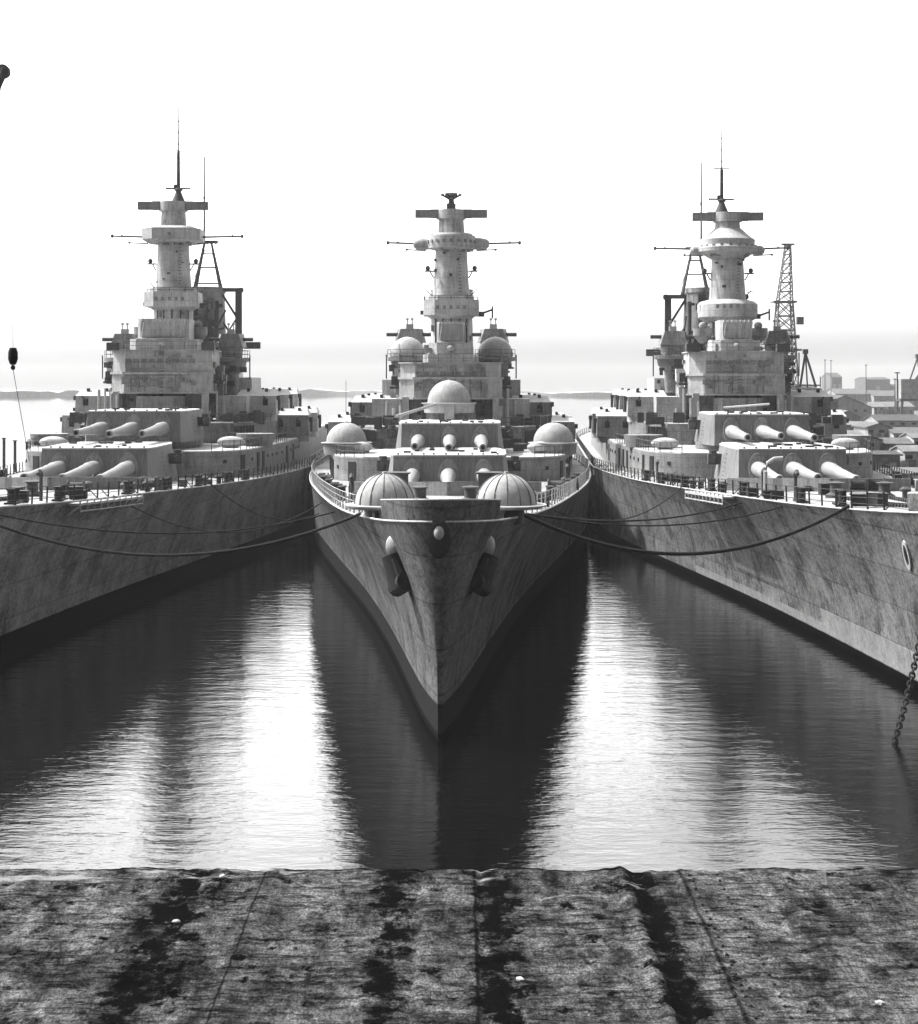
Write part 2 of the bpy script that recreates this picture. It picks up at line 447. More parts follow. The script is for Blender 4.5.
def railing(ship, d0, d1, side, step=2.3, mat='mid', h=1.1, pr=.055):
    mb = MB(); prev = None; d = d0; pts = []
    while d <= d1:
        p = hull_pt(d, 1.0, side) + Vector((-side * .25, 0, 0)); pts.append(p)
        mb.rod(p, p + Vector((side * .04, 0, h)), pr, n=6)
        mb.rod(p + Vector((0, 0, .02)), p + Vector((-side * .45, 0, .02)) + Vector((0, 0, .5)), pr * .6, n=4) if int(d) % 3 == 0 else None
        d += step * (1 if d < 120 else 2)
    for k in (1.0, .66, .33):
        mb.tube([p + Vector((side * .04 * k, 0, h * k)) for p in pts], .022, 4)
    return mb.build('railing', mat, ship)

# ------------------------------------------------------------------ turrets
def gunhouse(ship, cy, z0, z1, width=1.0):
    """gun_turret > three barrels, bloomers, hoods ; local x centred"""
    yf = cy - 8.0
    bot = [(-4.85, yf), (4.85, yf), (5.55, yf + 3.0), (5.75, cy + 4), (5.0, cy + 8.4), (-5.0, cy + 8.4), (-5.75, cy + 4), (-5.55, yf + 3.0)]
    top = [(-4.75, yf + .45), (4.75, yf + .45), (5.1, yf + 3.2), (5.25, cy + 3.6), (4.5, cy + 8.0), (-4.5, cy + 8.0), (-5.25, cy + 3.6), (-5.1, yf + 3.2)]
    mb = MB(); mb.prism([(x * width, y) for x, y in bot], z0, z1, [(x * width, y) for x, y in top])
    mb.lathe([(6.0, z0 - .55), (6.0, z0 + .02)], 0, cy, 40)
    t = mb.build('gun_turret', 'gunhouse', ship)
    mb = MB(); mb.prism([(x * width * 1.005, y - .03 if y < cy else y + .03) for x, y in top], z1 + .003, z1 + .12)
    mb.build('turret_roof', 'roof', t)
    mb = MB()       # roof fittings: periscope hoods and rail stumps
    for k in range(9): mb.box(-4.3 + k * 1.07 + R.uniform(-.2, .2), yf + 1.1 + R.uniform(0, .5), z1 + .18, .16, .3, .14)
    for k in range(10): mb.box(R.uniform(-4.2, 4.2), R.uniform(yf + 2, cy + 7), z1 + .2, R.uniform(.3, .8), R.uniform(.3, .7), .18)
    mb.pieces('roof_hood', 'mid', t)
    for gx in (-3.1, 0, 3.1):
        zr = z0 + (z1 - z0) * .47
        p0 = Vector((gx, yf + .25, zr)); p1 = Vector((gx, yf - 12.9, zr - .1 + R.uniform(-.12, .12)))
        mb = MB()
        mb.rod(p0, p1, 1, n=22, prof=[(0, .66), (.10, .67), (.20, .66), (.215, .58), (.36, .55), (.375, .50), (.62, .42), (.80, .35), (.93, .32), (.95, .37), (.985, .37), (1, .34)])
        b = mb.build('gun_barrel', 'barrel', t)
        d = (p1 - p0).normalized()
        mb = MB(); mb.rod(p1 - d * .05, p1 + d * .06, .20, n=16); mb.build('muzzle', 'void', t)
        mb = MB()           # elliptical gun port plate with dark opening
        n = 24; ring = []
        for s_, y_ in ((1.08, .02), (1.0, -.17)):
            for k in range(n):
                a = 2 * PI * k / n; zz = 1.30 * math.sin(a) * s_; ty = .55 * ((zr + zz - z0) / (z1 - z0))
                ring.append((gx + .82 * math.cos(a) * s_, yf + ty + y_, zr + .08 + zz))
        fs = [(k, (k + 1) % n, n + (k + 1) % n, n + k) for k in range(n)] + [tuple(range(n, 2 * n))]
        mb.add(ring, fs, False).build('gun_port', 'superd', t)
    for s in (-1, 1):
        mb = MB(); mb.box(s * 5.95, cy + 1.6, z0 + 1.9, 1.3, 1.3, 1.0); mb.lathe([(.38, z0 + 2.4), (.38, z0 + 2.75)], s * 6.1, cy + 1.6, 10)
        mb.rod((s * 6.1, cy + 1.2, z0 + 1.9), (s * 6.3, cy + .6, z0 + 1.9), .35, n=10)
        mb.build('rangefinder_hood', 'mid', t)
        mb = MB()
        for k in range(7): mb.rod((s * (5.75 - .065 * k), yf + 4.6, z0 + .2 + k * .4), (s * (5.78 - .065 * k), yf + 5.3, z0 + .2 + k * .4), .04, n=4)
        mb.build('side_ladder', 'dark', t)
    return t

def barbette(ship, cy, zb, zt, r=5.6):
    mb = MB(); mb.lathe([(r, zb), (r, zt)], 0, cy, 48)
    for k in range(24):
        a = 2 * PI * k / 24
        mb.box(math.cos(a) * (r + .03), cy + math.sin(a) * (r + .03), (zb + zt) / 2, .05, .12, zt - zb - .1, a)
    return mb.build('barbette', 'superd', ship)

# ------------------------------------------------------------------ superstructure bits
def clutter(mb, x0, x1, y, z0, z1, n, side=-1, depth=.3):
    """raised fittings on a wall facing the bow"""
    for _ in range(n):
        w, h = R.uniform(.15, .7), R.uniform(.15, .8)
        mb.box(R.uniform(x0, x1), y - depth / 2, R.uniform(z0, z1), w, depth * R.uniform(.5, 1), h)

def windows(ship_part, xs, y, z, w, h, mat='void'):
    mb = MB()
    for x in xs: mb.box(x, y, z, w, .12, h)
    return mb.pieces('window', mat, ship_part)

def loop_rail(mb, pts, h=1.0, r=.03, close=False):
    P = [Vector(p) for p in pts]
    if close: P.append(P[0])
    for a, b in zip(P, P[1:]):
        L = (b - a).length; n = max(1, int(L / 1.3))
        for k in range(n + 1):
            q = a.lerp(b, k / n); mb.rod(q, q + Vector((0, 0, h)), r, n=4)
        for f in (1, .5): mb.rod(a + Vector((0, 0, h * f)), b + Vector((0, 0, h * f)), r * .8, n=4)

def twin_mount(ship, x, y, z, h=3.3, side=1):
    mb = MB(); mb.lathe([(2.35, z - .7), (2.35, z + .12)], x, y, 24)
    w = 2.4
    mb.prism([(x - w, y - 2.3), (x + w, y - 2.3), (x + w, y + 2.6), (x - w, y + 2.6)], z + .1, z + h - .75,
             [(x - w + .08, y - 2.1), (x + w - .08, y - 2.1), (x + w - .08, y + 2.45), (x - w + .08, y + 2.45)])
    t = mb.build('secondary_gun_mount', 'superd' if R.random() < .5 else 'super', ship)
    mb = MB(); mb.prism([(x - w, y - 2.18), (x + w, y - 2.18), (x + w, y + 2.5), (x - w, y + 2.5)], z + h - .747, z + h, [(x - w + .35, y - .2), (x + w - .35, y - .2), (x + w - .35, y + 1.9), (x - w + .35, y + 1.9)]); mb.build('mount_roof', 'roof', t)
    for dx in (-1.1, 1.1):
        mb = MB(); mb.box(x + dx, y - 2.25, z + 1.6, .6, .35, .8); mb.build('gun_port_cover', 'dark', t)
        mb = MB(); mb.rod((x + dx, y - 2.3, z + 1.9), (x + dx, y - 4.4, z + 2.3), .16, .11, n=10); mb.build('gun_barrel', 'mid', t)
        mb = MB(); mb.box(x + dx, y - .6, z + h - .05, .35, .5, .42); mb.build('sight_hood', 'dark', t)
    mb = MB(); mb.box(x + side * 2.55, y - .8, z + 2.1, .5, .8, .55); mb.box(x + side * 2.5, y + 1.1, z + 1.3, .35, 1.0, 1.6); mb.build('side_box', 'mid', t)
    return t

def igloo(ship, x, y, z, r, h, tub_r, tub_h, ribs=0, tub='super', flange=True):
    """cocooned gun: pale dome cover standing on a round tub"""
    mb = MB(); mb.lathe([(tub_r * .93, z - tub_h), (tub_r * .97, z - .18), (tub_r, z - .12)], x, y, 36)
    t = mb.build('gun_tub', tub, ship)
    if flange:
        mb = MB(); mb.lathe([(tub_r + .12, z - .118), (tub_r + .14, z - .03), (r + .05, z)], x, y, 40); mb.build('tub_rim', 'light', t)
    mb = MB(); mb.dome(x, y, z + .01, r, h, 40, 12); mb.lathe([(.16, z + h - .02), (.12, z + h + .12)], x, y, 10)
    mb.build('dome_cover', 'dome', t)
    if ribs:
        mb = MB()
        for k in range(ribs):
            a = 2 * PI * (k + .5) / ribs
            mb.tube([(x + (r * 1.004) * math.cos(a) * math.cos(q), y + (r * 1.004) * math.sin(a) * math.cos(q), z + (h * 1.004) * math.sin(q)) for q in [i * PI / 2 / 12 for i in range(12)]], .038, 4)
        mb.build('dome_seam', 'domer', t)
    return t

def director(ship, x, y, z, s=1.0):
    mb = MB(); mb.lathe([(1.5 * s, z - 1.2), (1.6 * s, z)], x, y, 20)
    mb.prism([(x - 1.7 * s, y - 1.6), (x + 1.7 * s, y - 1.6), (x + 2.0 * s, y + .6), (x + 1.4 * s, y + 1.8), (x - 1.4 * s, y + 1.8), (x - 2.0 * s, y + .6)], z, z + 1.7,
             [(x - 1.1 * s, y - 1.2), (x + 1.1 * s, y - 1.2), (x + 1.6 * s, y + .6), (x + 1.2 * s, y + 1.5), (x - 1.2 * s, y + 1.5), (x - 1.6 * s, y + .6)])
    t = mb.build('fire_director', 'superd', ship)
    mb = MB(); mb.rod((x - 2.9 * s, y - .2, z + 1.0), (x + 2.9 * s, y - .2, z + 1.0), .24, n=10); mb.build('rangefinder_tube', 'mid', t)
    mb = MB(); mb.box(x, y, z + 2.0, .9, .6, .6); mb.rod((x - .3, y, z + 2.3), (x - .3, y, z + 2.9), .07); mb.rod((x + .3, y, z + 2.3), (x + .3, y, z + 2.9), .07)
    mb.box(x - .3, y, z + 2.95, .35, .2, .2); mb.box(x + .3, y, z + 2.95, .35, .2, .2)
    mb.build('radar_bracket', 'light', t)
    return t

def octo(w, y0, y1, c, cx=0):
    return [(cx - w + c, y0), (cx + w - c, y0), (cx + w, y0 + c), (cx + w, y1 - c), (cx + w - c, y1), (cx - w + c, y1), (cx - w, y1 - c), (cx - w, y0 + c)]

def antenna_pole(ship, x, y, z0, zt, style):
    mb = MB()
    if style == 'crown':
        mb.rod((x, y, z0), (x, y, zt - .9), .42, .34, n=12)
        for k in range(6):
            a = k * PI / 3
            mb.rod((x, y, zt - .95), (x + 1.05 * math.cos(a), y + 1.05 * math.sin(a), zt - .35), .13, n=6)
            mb.ellipsoid((x + 1.05 * math.cos(a), y + 1.05 * math.sin(a), zt - .32), .26, .26, .17, 8, 5)
        mb.ellipsoid((x, y, zt - .35), .75, .75, .36, 14, 6)
        mb.rod((x, y, zt - .3), (x, y, zt), .07)
        mb.box(x, y, z0 + .35, 1.1, 1.0, .7)
    else:
        zc = z0 + (zt - z0) * .52
        mb.lathe([(.85, z0), (.35, z0 + 1.2), (.55, z0 + 1.5), (.24, z0 + 1.8), (.20, zc)], x, y, 12)
        mb.rod((x, y, zc), (x, y, zt), .10, .07, n=6)
        mb.rod((x - .95, y, zc + .15), (x + .95, y, zc + .15), .09); mb.rod((x, y - .7, zc + .1), (x, y + .7, zc + .1), .08)
        mb.rod((x - 1.6, y, z0 + 1.65), (x + 1.5, y, z0 + 1.6), .12); mb.rod((x - 1.5, y, z0 + 1.6), (x - 1.7, y, z0 + .5), .04); mb.rod((x + 1.4, y, z0 + 1.6), (x + 1.7, y, z0 + .9), .05)
        mb.box(x - .2, y, z0 + 1.8, .7, .5, .6)
        for k in range(3): mb.box(x, y, zc + 1 + k * 1.4, .3, .1, .1)
    return mb.build('antenna_mast', 'mid', ship)

def fire_tower(ship, P):
    x, y = P['tx'], P['ty']; z = P['tz']    # z: dict of heights
    # lower and upper shafts
    mb = MB(); mb.lathe([(2.45, z['base']), (2.4, z['gal0'] - .4), (3.0, z['gal0'])], x, y, 28)
    sh = mb.build('lower_shaft', 'super', ship)
    mb = MB()
    for _ in range(22):
        a = R.uniform(-PI, 0); rr = 2.45; zz = R.uniform(z['base'] + .3, z['gal0'] - .6)
        mb.box(x + rr * math.cos(a), y + rr * math.sin(a), zz, R.uniform(.15, .6), R.uniform(.15, .5), R.uniform(.2, .8), a)
    mb.pieces('cable_box', 'superd', sh)
    mb = MB(); g0, g1 = z['gal0'], z['gal1']
    if P['gal'] == 'round':
        mb.lathe([(2.3, g0 - .7), (3.55, g0), (3.65, g0 + .1), (3.65, g1 - .55), (3.3, g1 - .2), (2.1, g1 + .1)], x, y, 40)
    else:
        mb.prism(octo(3.3, y - 3.3, y + 3.3, 1.35, x), g0, g1)
        mb.prism(octo(2.7, y - 2.7, y + 2.7, 1.1, x), g1 + .003, g1 + .5)
    gl = mb.build('lower_gallery', 'super', ship)
    windows(gl, [x - 1.6 + i * .8 for i in range(5)], y - (3.68 if P['gal'] == 'round' else 3.32), g1 - .9, .35, .45, 'superd')
    mb = MB()
    if P['gal'] != 'round': loop_rail(mb, [(px_, py_, g1 + .01) for px_, py_ in octo(3.2, y - 3.2, y + 3.2, 1.3, x)], .5, .04, True)
    mb.box(x - 3.45, y, g0 + .4, .5, .5, .5); mb.box(x + 3.6, y - .4, g0 + .2, .7, .5, .6); mb.rod((x + 3.5, y - 1, g0 + .2), (x + 4.9, y - 1.3, g0 + .7), .12); mb.rod((x + 4.9, y - 1.3, g0 - .3), (x + 4.9, y - 1.3, g0 + 1.1), .1)
    mb.pieces('gallery_fitting', 'mid', gl)
    mb = MB(); mb.lathe([(2.25, g1), (2.05, (g1 + z['disc0']) / 2), (1.9, z['disc0'])], x, y, 28)
    us = mb.build('upper_shaft', 'super', ship)
    mb = MB()
    zm = g1 + (z['disc0'] - g1) * .58
    for s in (-1, 1):
        mb.box(x + s * 2.6, y - .3, zm, 1.1, .8, .14); mb.ellipsoid((x + s * 2.8, y - .3, zm + .35), .3, .3, .32, 8, 6)
        mb.rod((x + s * 2.3, y, zm - 2.3), (x + s * 3.4, y, zm - 2.1), .04, n=4); mb.rod((x + s * 2.3, y, g1 + .6), (x + s * 2.9, y, g1 + 1.2), .06, n=4)
        mb.rod((x + s * 2.5, y - .3, zm - .1), (x + s * 2.1, y - .3, zm - .8), .08, n=4)
    for k in range(6):
        a = -PI * .5 + R.uniform(-1.2, 1.2); zz = R.uniform(g1 + .3, z['disc0'] - .4)
        mb.box(x + 2.08 * math.cos(a), y + 2.08 * math.sin(a), zz, .2, R.uniform(.1, .5), R.uniform(.1, .4), a)
    for k in range(int((z['disc0'] - g1) / .4)): mb.rod((x + .9, y - 2.0, g1 + .2 + k * .4), (x + 1.25, y - 1.85, g1 + .2 + k * .4), .03, n=4)
    mb.pieces('signal_bracket', 'mid', us)
    # top platform
    d0, d1 = z['disc0'], z['disc1']
    mb = MB()
    if P['disc'] == 'winged':
        mb.lathe([(2.1, d0 - .05), (2.85, d0 + .15), (2.95, d1 - .5), (2.9, d1 - .28)], x, y, 36)
        mb.lathe([(2.65, d1 - .28), (2.5, d1)], x, y, 36)
        for s in (-1, 1):
            mb.rod((x + s * 2.4, y, d0 + .75), (x + s * 4.55, y, d0 + .68), 1, n=16, prof=[(0, .72), (.5, .74), (.85, .62), (1, .35)])
    elif P['disc'] == 'cone':
        mb.lathe([(2.0, d0 - .6), (3.0, d0), (3.6, d0 + .3), (3.65, d0 + .75), (3.3, d0 + 1.1), (3.35, d0 + 1.75), (2.6, d0 + 2.3), (1.75, d0 + 3.1)], x, y, 36)
        for s in (-1, 1):
            mb.rod((x + s * 2.8, y, d0 + .6), (x + s * 4.5, y, d0 + .45), 1, n=14, prof=[(0, .62), (.8, .58), (1, .3)])
    else:
        mb.prism(octo(3.1, y - 3.1, y + 3.1, 1.3, x), d0, d0 + .3, octo(3.55, y - 3.5, y + 3.5, 1.45, x))
        mb.prism(octo(3.55, y - 3.5, y + 3.5, 1.45, x), d0 + .303, d1 - .35)
        mb.prism(octo(3.3, y - 3.2, y + 3.2, 1.3, x), d1 - .347, d1, octo(2.5, y - 2.5, y + 2.5, 1.0, x))
    tp = mb.build('top_platform', 'super', ship)
    mb = MB()
    for k in range(9):
        a = -PI / 2 + (k - 4) * .3
        rr = 3.0 if P['disc'] == 'winged' else 3.5
        mb.box(x + rr * math.cos(a), y + rr * math.sin(a), d0 + .9, .12, .34, .35, a)
    for _ in range(8): mb.box(x + R.uniform(-2.6, 2.6), y - R.uniform(1.0, 2.6), d0 - R.uniform(.05, .25), .4, .4, .35)
    mb.pieces('lookout_slot', 'superd', tp)
    yz = d0 + (d1 - d0) * .4 if P['disc'] != 'cone' else d0 + .7
    for s in (-1, 1):
        L = P['yard'][0 if s < 0 else 1]
        mb = MB(); mb.rod((x + s * 3, y + .3, yz), (x + s * L, y + .3, yz + .12), .15, .12, n=6)
        mb.ellipsoid((x + s * L, y + .3, yz + .12), .2, .2, .26, 8, 5)
        mb.ellipsoid((x + s * (L - 1.2), y + .3, yz + .15), .13, .13, .2, 8, 5)
        mb.rod((x + s * 3, y - .8, yz - .9), (x + s * 5.3, y - .8, yz - .8), .09, n=5); mb.ellipsoid((x + s * 5.3, y - .8, yz - .8), .18, .18, .16, 8, 5)
        mb.rod((x + s * 3.8, y, yz - .9), (x + s * 2.4, y, zm), .02, n=4)
        mb.build('yardarm', 'mid', tp)
    # main director with its long rangefinder
    r0, r1 = z['rf0'], z['rf1']
    mb = MB(); mb.lathe([(1.62, (d1 if P['disc'] != 'cone' else d0 + 3.0) + .003), (1.5, r0 - .2), (1.75, r0 - .15), (1.75, r1)], x, y, 24)
    dr = mb.build('main_director', 'super', ship)
    mb = MB(); mb.box(x, y - .3, (r0 + r1) / 2, 8.6, .95, r1 - r0 - .02); 
    for s in (-1, 1): mb.box(x + s * 1.9, y - .3, (r0 + r1) / 2, 1.2, 1.15, r1 - r0 + .08)
    mb.build('rangefinder_arm', 'superd', dr)
    antenna_pole(ship, x + P.get('px', 0), y, r1 + .05, z['top'], P['pole'])
    return sh

def bridge(ship, P):
    dz = P['bz']; x = P['tx'] * .8
    # conning tower block under the bridge
    W = P['bw']; BT = 19.95 if P['igloos'] else 20.9
    mb = MB(); mb.prism(octo(W - .9, 103.5, 112, 1.6, x), 10.4 + dz, 16.0 + dz)
    mb.prism(octo(2.8, 100.8, 103.6, .9, x), 10.4 + dz, 15.6 + dz)
    b0 = mb.build('conning_tower', 'superd', ship)
    mb = MB(); clutter(mb, x - W + 1.8, x + W - 1.8, 103.5, 11.2 + dz, 15.6 + dz, 26, depth=.45)
    for k in range(5): mb.lathe([(.22, 10.5 + dz), (.22, 16.0 + dz)], x - W + .6 + k * (2 * W - 1.2) / 4, 102.6, 10)
    mb.pieces('wall_box', 'dark', b0)
    for s in (-1, 1):
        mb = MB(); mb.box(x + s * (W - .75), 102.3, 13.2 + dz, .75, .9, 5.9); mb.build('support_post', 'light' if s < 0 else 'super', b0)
    # bridge block: two decks, chamfered, flared lower edge
    mb = MB(); mb.prism(octo(W, 101.6, 112.5, 1.7, x), 16.0 + dz, 18.3 + dz); mb.prism(octo(W - .12, 101.75, 112.3, 1.7, x), 18.303 + dz, BT + dz)
    if P['igloos']: mb.prism(octo(3.15, 101.9, 112.2, .6, x), BT + .003 + dz, 20.95 + dz)
    bb = mb.build('bridge_house', 'super', ship)
    mb = MB(); mb.prism(octo(W + .18, 101.4, 112.7, 1.75, x), 18.15 + dz, 18.42 + dz); mb.prism(octo(W + .1, 101.45, 112.6, 1.7, x), BT + dz, BT + .12 + dz)
    mb.prism(octo(W + .15, 101.4, 112.6, 1.75, x), 15.9 + dz, 16.1 + dz)
    mb.build('bridge_ledge', 'super', bb)
    windows(bb, [x - W + 2.2 + i * ((2 * W - 4.4) / 8) for i in range(9)], 101.70, BT - 1.2 + dz, .62, .5, 'superd')
    mb = MB(); clutter(mb, x - W + 1.8, x + W - 1.8, 101.6, 16.4 + dz, 18.0 + dz, 16, depth=.3)
    clutter(mb, x - W + 1.8, x + W - 1.8, 101.75, 18.7 + dz, BT - .2 + dz, 10, depth=.25)
    for s in (-1, 1):
        for k in range(5): mb.box(x + s * (W + .05), R.uniform(104, 111), R.uniform(16.5, BT - .5) + dz, .3, R.uniform(.4, .9), R.uniform(.3, .9))
        mb.rod((x + s * (W + .05), 104, BT - .5 + dz), (x + s * (W + .05), 104, 22.2 + dz), .05, n=5)
    for k in range(12): mb.rod((x - .15 + R.uniform(-.0, .0), 101.5, 16.2 + dz + k * .38), (x + .45, 101.5, 16.2 + dz + k * .38), .035, n=4)
    mb.pieces('bridge_fitting', 'superd', bb)
    mb = MB(); loop_rail(mb, [(a, b, BT + .12 + dz) for a, b in octo(W, 101.6, 112.5, 1.7, x)][:5] + [], .95, .035)
    loop_rail(mb, [(a, b, BT + .12 + dz) for a, b in octo(W, 101.6, 112.5, 1.7, x)][5:], .95, .035)
    mb.build('bridge_rail', 'mid', bb)
    # upper bridge and forward radar house
    uw = P['uw']
    mb = MB(); mb.prism(octo(uw + .9, 103, 110.5, .9, x), 20.96 + dz, 22.3 + dz); mb.prism(octo(uw, 103.6, 109, .5, x), 22.303 + dz, 24.7 + dz)
    ub = mb.build('upper_bridge', 'super', ship)
    mb = MB(); mb.box(x, 103.35, 23.5 + dz, uw * 1.7, .3, 1.9)
    for k in range(7): mb.box(x - uw * .75 + k * uw * .25, 103.1, 24.55 + dz, .16, .35, .3)
    for k in range(6): mb.rod((x - uw * .8 + k * uw * .32, 103.1, 22.4 + dz), (x - uw * .8 + k * uw * .32 + .3, 103.1, 24.5 + dz), .05, n=4)
    mb.rod((x - uw, 103, 22.3 + dz), (x + uw, 103, 22.35 + dz), .1); mb.ellipsoid((x, 102.9, 21.7 + dz), .45, .4, .35, 10, 6)
    mb.build('radar_screen', 'light' if P['igloos'] else 'super', ub)
    mb = MB()
    for _ in range(26): mb.box(x + R.uniform(-min(uw + 2.2, W - 3.0), min(uw + 2.2, W - 3.0)), R.uniform(102.8, 111), 21.05 + dz + R.uniform(.2, .9), R.uniform(.2, .8), R.uniform(.2, .8), R.uniform(.3, 1.3))
    mb.pieces('equipment_box', 'superd', ub)
    # platforms on brackets either side of the tower
    for s in (-1, 1):
        X = x + s * P['wing']; zz = P['wz']
        mb = MB(); mb.lathe([(1.0, zz - 4.6), (1.1, zz - 2.0), (1.9, zz - 1.2), (2.0, zz - .5), (2.45, zz - .45), (2.45, zz)], X, 115 + P.get('wy', 0), 28)
        mb.box(X - s * 2, 115, zz - 2.2, 4, 2.6, 3.2)
        mb.box(X, 118, zz - 6.0, 3.2, 6, 4.0)
        w = mb.build('director_platform', 'superd', ship)
        mb = MB(); loop_rail(mb, [(X + 2.4 * math.cos(a), 115 + 2.4 * math.sin(a), zz) for a in [k * PI / 5 for k in range(10)]], .9, .035, True); mb.build('platform_rail', 'mid', w); mb = MB()
        for _ in range(10): mb.box(X + R.uniform(-2, 2), 113 + R.uniform(-.6, 1), zz - R.uniform(.6, 3.5), R.uniform(.3, 1.0), .5, R.uniform(.2, .8))
        mb.rod((X + s * 2, 113, zz - 5.6), (X + s * 4.2, 113, zz - 5.6), .22); mb.box(X + s * 3.6, 113, zz - 5.2, 1.7, .8, .5)
        mb.rod((X + s * 2.5, 114, zz - 2.6), (X + s * 2.5, 114, zz + .3), .08)
        mb.pieces('platform_fitting', 'mid', w)
        if P['igloos']:
            igloo(ship, X, 115, zz + .05, 2.2, 2.4, 2.35, .05, 0, 'super', False)
            director(ship, X + s * -.9 + s * .8, 121, zz + 1.9, 1.0)
        else:
            director(ship, X, 115.5, zz + 1.3, .95)

def funnel_and_mast(ship, P):
    dz = P['bz']
    mb = MB(); mb.lathe([(2.9, 10.5), (2.8, 22), (2.6, 29.2 + dz), (2.75, 29.25 + dz), (2.75, 29.9 + dz)], P['fx'], 131, 28, 1.0, 1.4)
    f = mb.build('funnel', 'superd', ship)
    mb = MB()
    for k in range(12): mb.box(P['fx'] + R.uniform(-2.4, 2.4), 127.2, R.uniform(20, 29) + dz, R.uniform(.3, 1.0), .6, R.uniform(.3, 1.4))
    for k in range(4): mb.lathe([(.28, 15), (.28, 28 + dz)], P['fx'] - 2.2 + k * 1.4, 126.9 + abs(k - 1.5) * .3, 10)
    mb.pieces('funnel_pipe', 'mid', f)
    mb = MB(); mb.box(P['fx'], 138.5, 13 + dz, 8, 34, 6); mb.box(P['fx'], 128, 17.5 + dz, 6.6, 5, 5); mb.box(P['fx'], 150, 18 + dz, 5, 9, 5); mb.box(P['fx'], 152, 21.2 + dz, 3.4, 4, 2.6)
    mb.build('aft_deckhouse', 'super', ship)
    if not P['mast']: return
    X, Y, zb = P['mx'], P['my'], 29.7 + P.get('mz', 0)
    mb = MB()
    for s in (-1, 1):
        mb.box(X + s * 5.0, Y, zb - 5.2, .85, .85, 10.4)
        mb.rod((X + s * 4.8, Y, zb - 3.5), (X + s * 2.6, Y, zb), .16); mb.rod((X + s * 4.8, Y, zb - 7), (X + s * 2.6, Y, zb - 3.6), .14); mb.rod((X + s * 2.7, Y, zb - 7.4), (X + s * 2.7, Y, zb), .14)
        mb.rod((X + s * 4.8, Y, zb - 3.4), (X + s * 2.6, Y, zb - 7), .1)
    mb.box(X, Y, zb + .25, 11.2, .9, .5); mb.ellipsoid((X + 5.3, Y, zb + .2), .4, .5, .4, 10, 6); mb.ellipsoid((X - 5.3, Y, zb + .2), .4, .5, .4, 10, 6)
    g = mb.build('mast_portal', 'mid', ship)
    mb = MB(); zt = zb + 6.6; mx = X + P['ax']
    for s in (-1, 1):
        for q in (-1, 1): mb.rod((mx + s * 1.7, Y + q * 1.0, zb + .5), (mx + s * .45, Y + q * .2, zt), .17, .13)
    for k in (.1, .45, .75):
        w = 1.7 - 1.25 * k; mb.rod((mx - w, Y, zb + .5 + 6.1 * k), (mx + w, Y, zb + .5 + 6.1 * k), .1)
    mb.box(mx, Y, zt + .1, 2.6, 1.2, .25); mb.rod((mx - 1.3, Y, zt), (mx + 4.2, Y, zt + .1), .05, n=4); mb.rod((mx, Y, zt), (mx - 1.9, Y, zt - 5), .05, n=4)
    mb.rod((mx + P['wx'], Y, zt), (mx + P['wx'], Y, zt + 11.5), .16, .11, n=6); mb.box(mx + P['wx'], Y, zt + 6, .3, .2, .3)
    mb.build('tripod_mast', 'mid', g)
    mb = MB(); s = P['ms']       # cluttered platforms beside the funnel
    for k in range(30): mb.box(P['fx'] + R.uniform(-3.6, 3.6), Y - 3 - R.uniform(0, 2), zb - R.uniform(3, 13), R.uniform(.4, 1.8), .9, R.uniform(.25, 1.4))
    for k in range(10): mb.rod((P['fx'] + R.uniform(-4, 4), Y - 2, zb - R.uniform(2, 8)), (P['fx'] + R.uniform(-4, 4), Y - 2, zb - R.uniform(6, 12)), .12)
    mb.box(X + s * 6.8, Y, zb - 7.2, 2.2, .8, .9); mb.rod((X + s * 5, Y, zb - 7.4), (X + s * 7, Y, zb - 7.2), .1)
    mb.build('searchlight_platform', 'mid', g)

